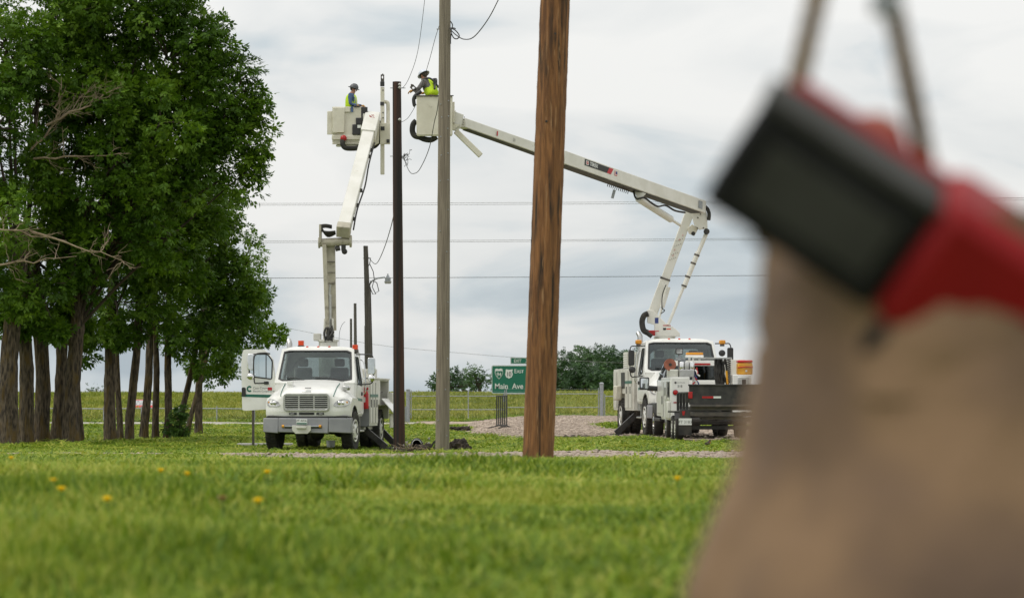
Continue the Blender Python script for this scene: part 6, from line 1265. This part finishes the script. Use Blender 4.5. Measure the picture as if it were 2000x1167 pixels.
# robin on the grass
rb = thing('robin', 'small robin with orange breast standing on the grass before the trailer', 'bird', hit(1383, 873))
skin('body', [(-.055, 0, .045, .016), (-.02, 0, .075, .036), (.015, 0, .105, .040), (.035, 0, .138, .022), (.042, 0, .158, .021), (.058, 0, .162, .010)], chain(0, 1, 2, 3, 4, 5), 'robin_back', rb, 2); obj('breast', MB().ball((.022, 0, .095), .039, 12, 8, (.85, .9, 1.15)), 'robin_breast', rb)
obj('beak', MB().tube([(.062, 0, .162), (.086, 0, .160)], [.006, .001], 6), 'amber_lens', rb); obj('tail', MB().hexa([(-.13, -.012, .008), (-.05, -.012, .045), (-.05, .012, .045), (-.13, .012, .008), (-.13, -.012, .014), (-.05, -.012, .060), (-.05, .012, .060), (-.13, .012, .014)]), 'robin_back', rb)
for s in (-1, 1): obj('leg', MB().tube([(.0, s * .014, .06), (.008, s * .015, .03), (.0, s * .015, .0), (.02, s * .015, -.002)], .0035, 5), 'dark_steel', rb); obj('wing', MB().ball((-.015, s * .034, .082), .045, 10, 6, (1.2, .25, .6)), 'robin_back', rb)
rb.rotation_euler.z = R(15)
# red car on the road below the bank
rc = thing('red_car', 'red car with pale windscreen glimpsed between the tree trunks', 'car', on(279, 167), R(18))
def csec(y, w0, w1, zb_, zs, zr): return [(-w0, zb_), (-w0, zs), (-w1, zr - .06), (-w1 + .12, zr), (w1 - .12, zr), (w1, zr - .06), (w0, zs), (w0, zb_)]
secs = [(-2.1, .72, .70, .3, .62, .70), (-1.9, .85, .75, .22, .70, .82), (-.95, .88, .80, .2, .88, .97), (-.25, .88, .66, .2, .92, 1.42), (.9, .88, .66, .2, .93, 1.45), (1.6, .87, .72, .2, .93, 1.05), (2.1, .82, .72, .3, .85, .95)]
m = MB(); cv = []
for s_ in secs: cv += [V(x, s_[0], z_) for x, z_ in csec(*s_)]
fcs = [(8 * i + k, 8 * i + (k + 1) % 8, 8 * (i + 1) + (k + 1) % 8, 8 * (i + 1) + k) for i in range(6) for k in range(8)] + [tuple(range(8)), tuple(range(48, 56))]
m.add(cv, fcs); bo = obj('body', m, 'red_paint', rc, 40)
obj('windscreen', MB().add([V(-.74, -.90, 1.0), V(.74, -.90, 1.0), V(.58, -.30, 1.40), V(-.58, -.30, 1.40)], [(0, 1, 2, 3)]), 'clear_lens', rc, 0); obj('rear_window', MB().add([V(-.6, .96, 1.42), V(.6, .96, 1.42), V(.68, 1.55, 1.09), V(-.68, 1.55, 1.09)], [(0, 1, 2, 3)]), 'clear_lens', rc, 0)
for s in (-1, 1):
    obj('side_window', MB().add([V(s * .87, -.75, .99), V(s * .885, 1.3, .98), V(s * .68, .85, 1.37), V(s * .68, -.22, 1.36)], [(0, 1, 2, 3)]), 'clear_lens', rc, 0); obj('headlight', MB().ball((s * .6, -2.0, .66), .12, 10, 6, (1.3, .6, .6)), 'clear_lens', rc)
    for y_ in (-1.3, 1.3): wheel(rc, s * .80, y_, .31, .2, s, 'aluminium', False)
B('grille', 'black_plastic', rc, -.5, .5, -2.12, -2.05, .42, .58, .02)

# ------------------------------------------------------------------ foreground: canvas bucket, battery tool, ropes
cx_, cy_ = .40, 2.05; gz = G(cx_, cy_)
CB = thing('canvas_bucket', 'blurred tan canvas tool bucket standing close to the camera at right', 'bucket bag', (cx_, cy_, gz))
def cbag(prof, wr, seed, n=72):
    m = MB(); k = len(prof)
    for i, (z_, r_0) in enumerate(prof):
        for q in range(n):
            a = 6.2832 * q / n; p = V(math.cos(a) * 2, math.sin(a) * 2, z_ * 7 + seed); rad = r_0 * (1 + wr * mnoise.fractal(p, .9, 2, 4))
            m.v.append((math.cos(a) * rad, math.sin(a) * rad, z_ - gz))
    m.f += [(i * n + q, i * n + (q + 1) % n, (i + 1) * n + (q + 1) % n, (i + 1) * n + q) for i in range(k - 1) for q in range(n)]
    m.f.append(tuple(reversed(range(n)))); return m
pz = np.linspace(gz, 1.535, 30); pr = np.interp(pz, [gz, gz + .03, 1.2, 1.343, 1.447, 1.535], [.235, .250, .262, .244, .214, .196])
obj('canvas_body', cbag(list(zip(pz, pr)), .05, 0), 'canvas', CB, 80)
pz = np.linspace(1.50, 1.645, 14); pr = np.interp(pz, [1.50, 1.55, 1.60, 1.645], [.196, .194, .188, .180]); obj('canvas_collar', cbag(list(zip(pz, pr)), .08, 5), 'canvas', CB, 80)
obj('rim_shade_band', torus((0, 0, 1.535 - gz), .184, .013, 'z', n=48), 'canvas_dark', CB); obj('bottom_band', torus((0, 0, .03), .245, .012, 'z', n=48), 'canvas_dark', CB)  # rim torus in darker canvas paints the shadow arc across the bag
ap = P(1672, -334, 2.06)
for nm, a, cpt in (('handle_rope', P(1486, 475, 2.03), None), ('handle_rope', P(1843, 490, 2.10), None)):
    m = MB(); ln = (ap - a); pts = [a.lerp(ap, k / 60) for k in range(61)]; d = ln.normalized(); u = d.orthogonal().normalized(); v_ = d.cross(u)
    for st3 in range(3): m.tube([p + (u * math.cos(k * .7 + st3 * 2.094) + v_ * math.sin(k * .7 + st3 * 2.094)) * .0042 for k, p in enumerate(pts)], .0056, 6)
    obj(nm, m, 'rope', CB, world=CB)
obj('rope_clip', MB().box(P(1729, 8, 2.062), (.024, .018, .018)).box(P(1738, 24, 2.062), (.012, .013, .016)), 'galvanised', CB, 30, .003, world=CB); obj('ring', torus(ap - CB.location + V(0, 0, .022), .022, .004, 'y'), 'galvanised', CB)
# battery tool lying across the bucket mouth
tl_c = P(1610, 386, 1.9); TL_ = thing('power_tool', 'blurred red cordless power tool with black battery, lying across the canvas bucket', 'power tool', tl_c)
Mt = Matrix.Rotation(R(33.0), 3, 'Y') @ Matrix.Rotation(R(21), 3, 'X')
def tb(name, mt, x0, x1, y0, y1, z0, z1, bev=.006, par=None): o = B(name, mt, par or TL_, x0, x1, y0, y1, z0, z1, bev); o.data.transform(Mt.to_4x4() @ Matrix.Diagonal((1.14, 1.14, 1.14, 1))); return o
bt_ = tb('battery', 'battery_black', -.072, .066, -.033, .033, -.043, .037, .008); tb('battery_top', 'battery_grey', -.074, .068, -.034, .035, .037, .046, .003, bt_); tb('battery_rib', 'battery_grey', -.05, .05, -.035, -.033, -.025, .02, .001, bt_)
tb('tool_foot', 'tool_red', -.060, .075, .038, .066, .0, .050, .010); tb('tool_body', 'tool_red', .067, .27, -.036, .080, -.046, .056, .016); tb('tool_underside', 'battery_black', .075, .26, -.034, .07, -.072, -.043, .008); tb('tool_nose', 'battery_black', .271, .36, -.02, .06, -.025, .045, .018); tb('side_panel', 'battery_black', .18, .26, -.039, -.036, -.02, .04, .001)
gp = MB().tube([Mt @ V(.20, .02, -.045), Mt @ V(.215, .025, -.10), Mt @ V(.24, .03, -.15)], [.024, .021, .024], 12); obj('tool_grip', gp, 'battery_black', TL_)
# rounded handle end standing up out of the bucket behind the battery
hd_ = thing('hammer_handle', 'rounded reddish brown handle end poking up behind the black battery', 'handle', V(*[P(1706, 300, 2.10)[i] for i in (0, 1)], 1.2)); tp_z = P(1706, 222, 2.10).z - 1.2
obj('handle', MB().lathe([(.016, -.135), (.017, 0), (.018, .15), (.021, .3), (.026, tp_z - .06), (.031, tp_z - .03), (.024, tp_z - .010), (.012, tp_z - .001), (.002, tp_z)], n=20), 'handle_wood', hd_)
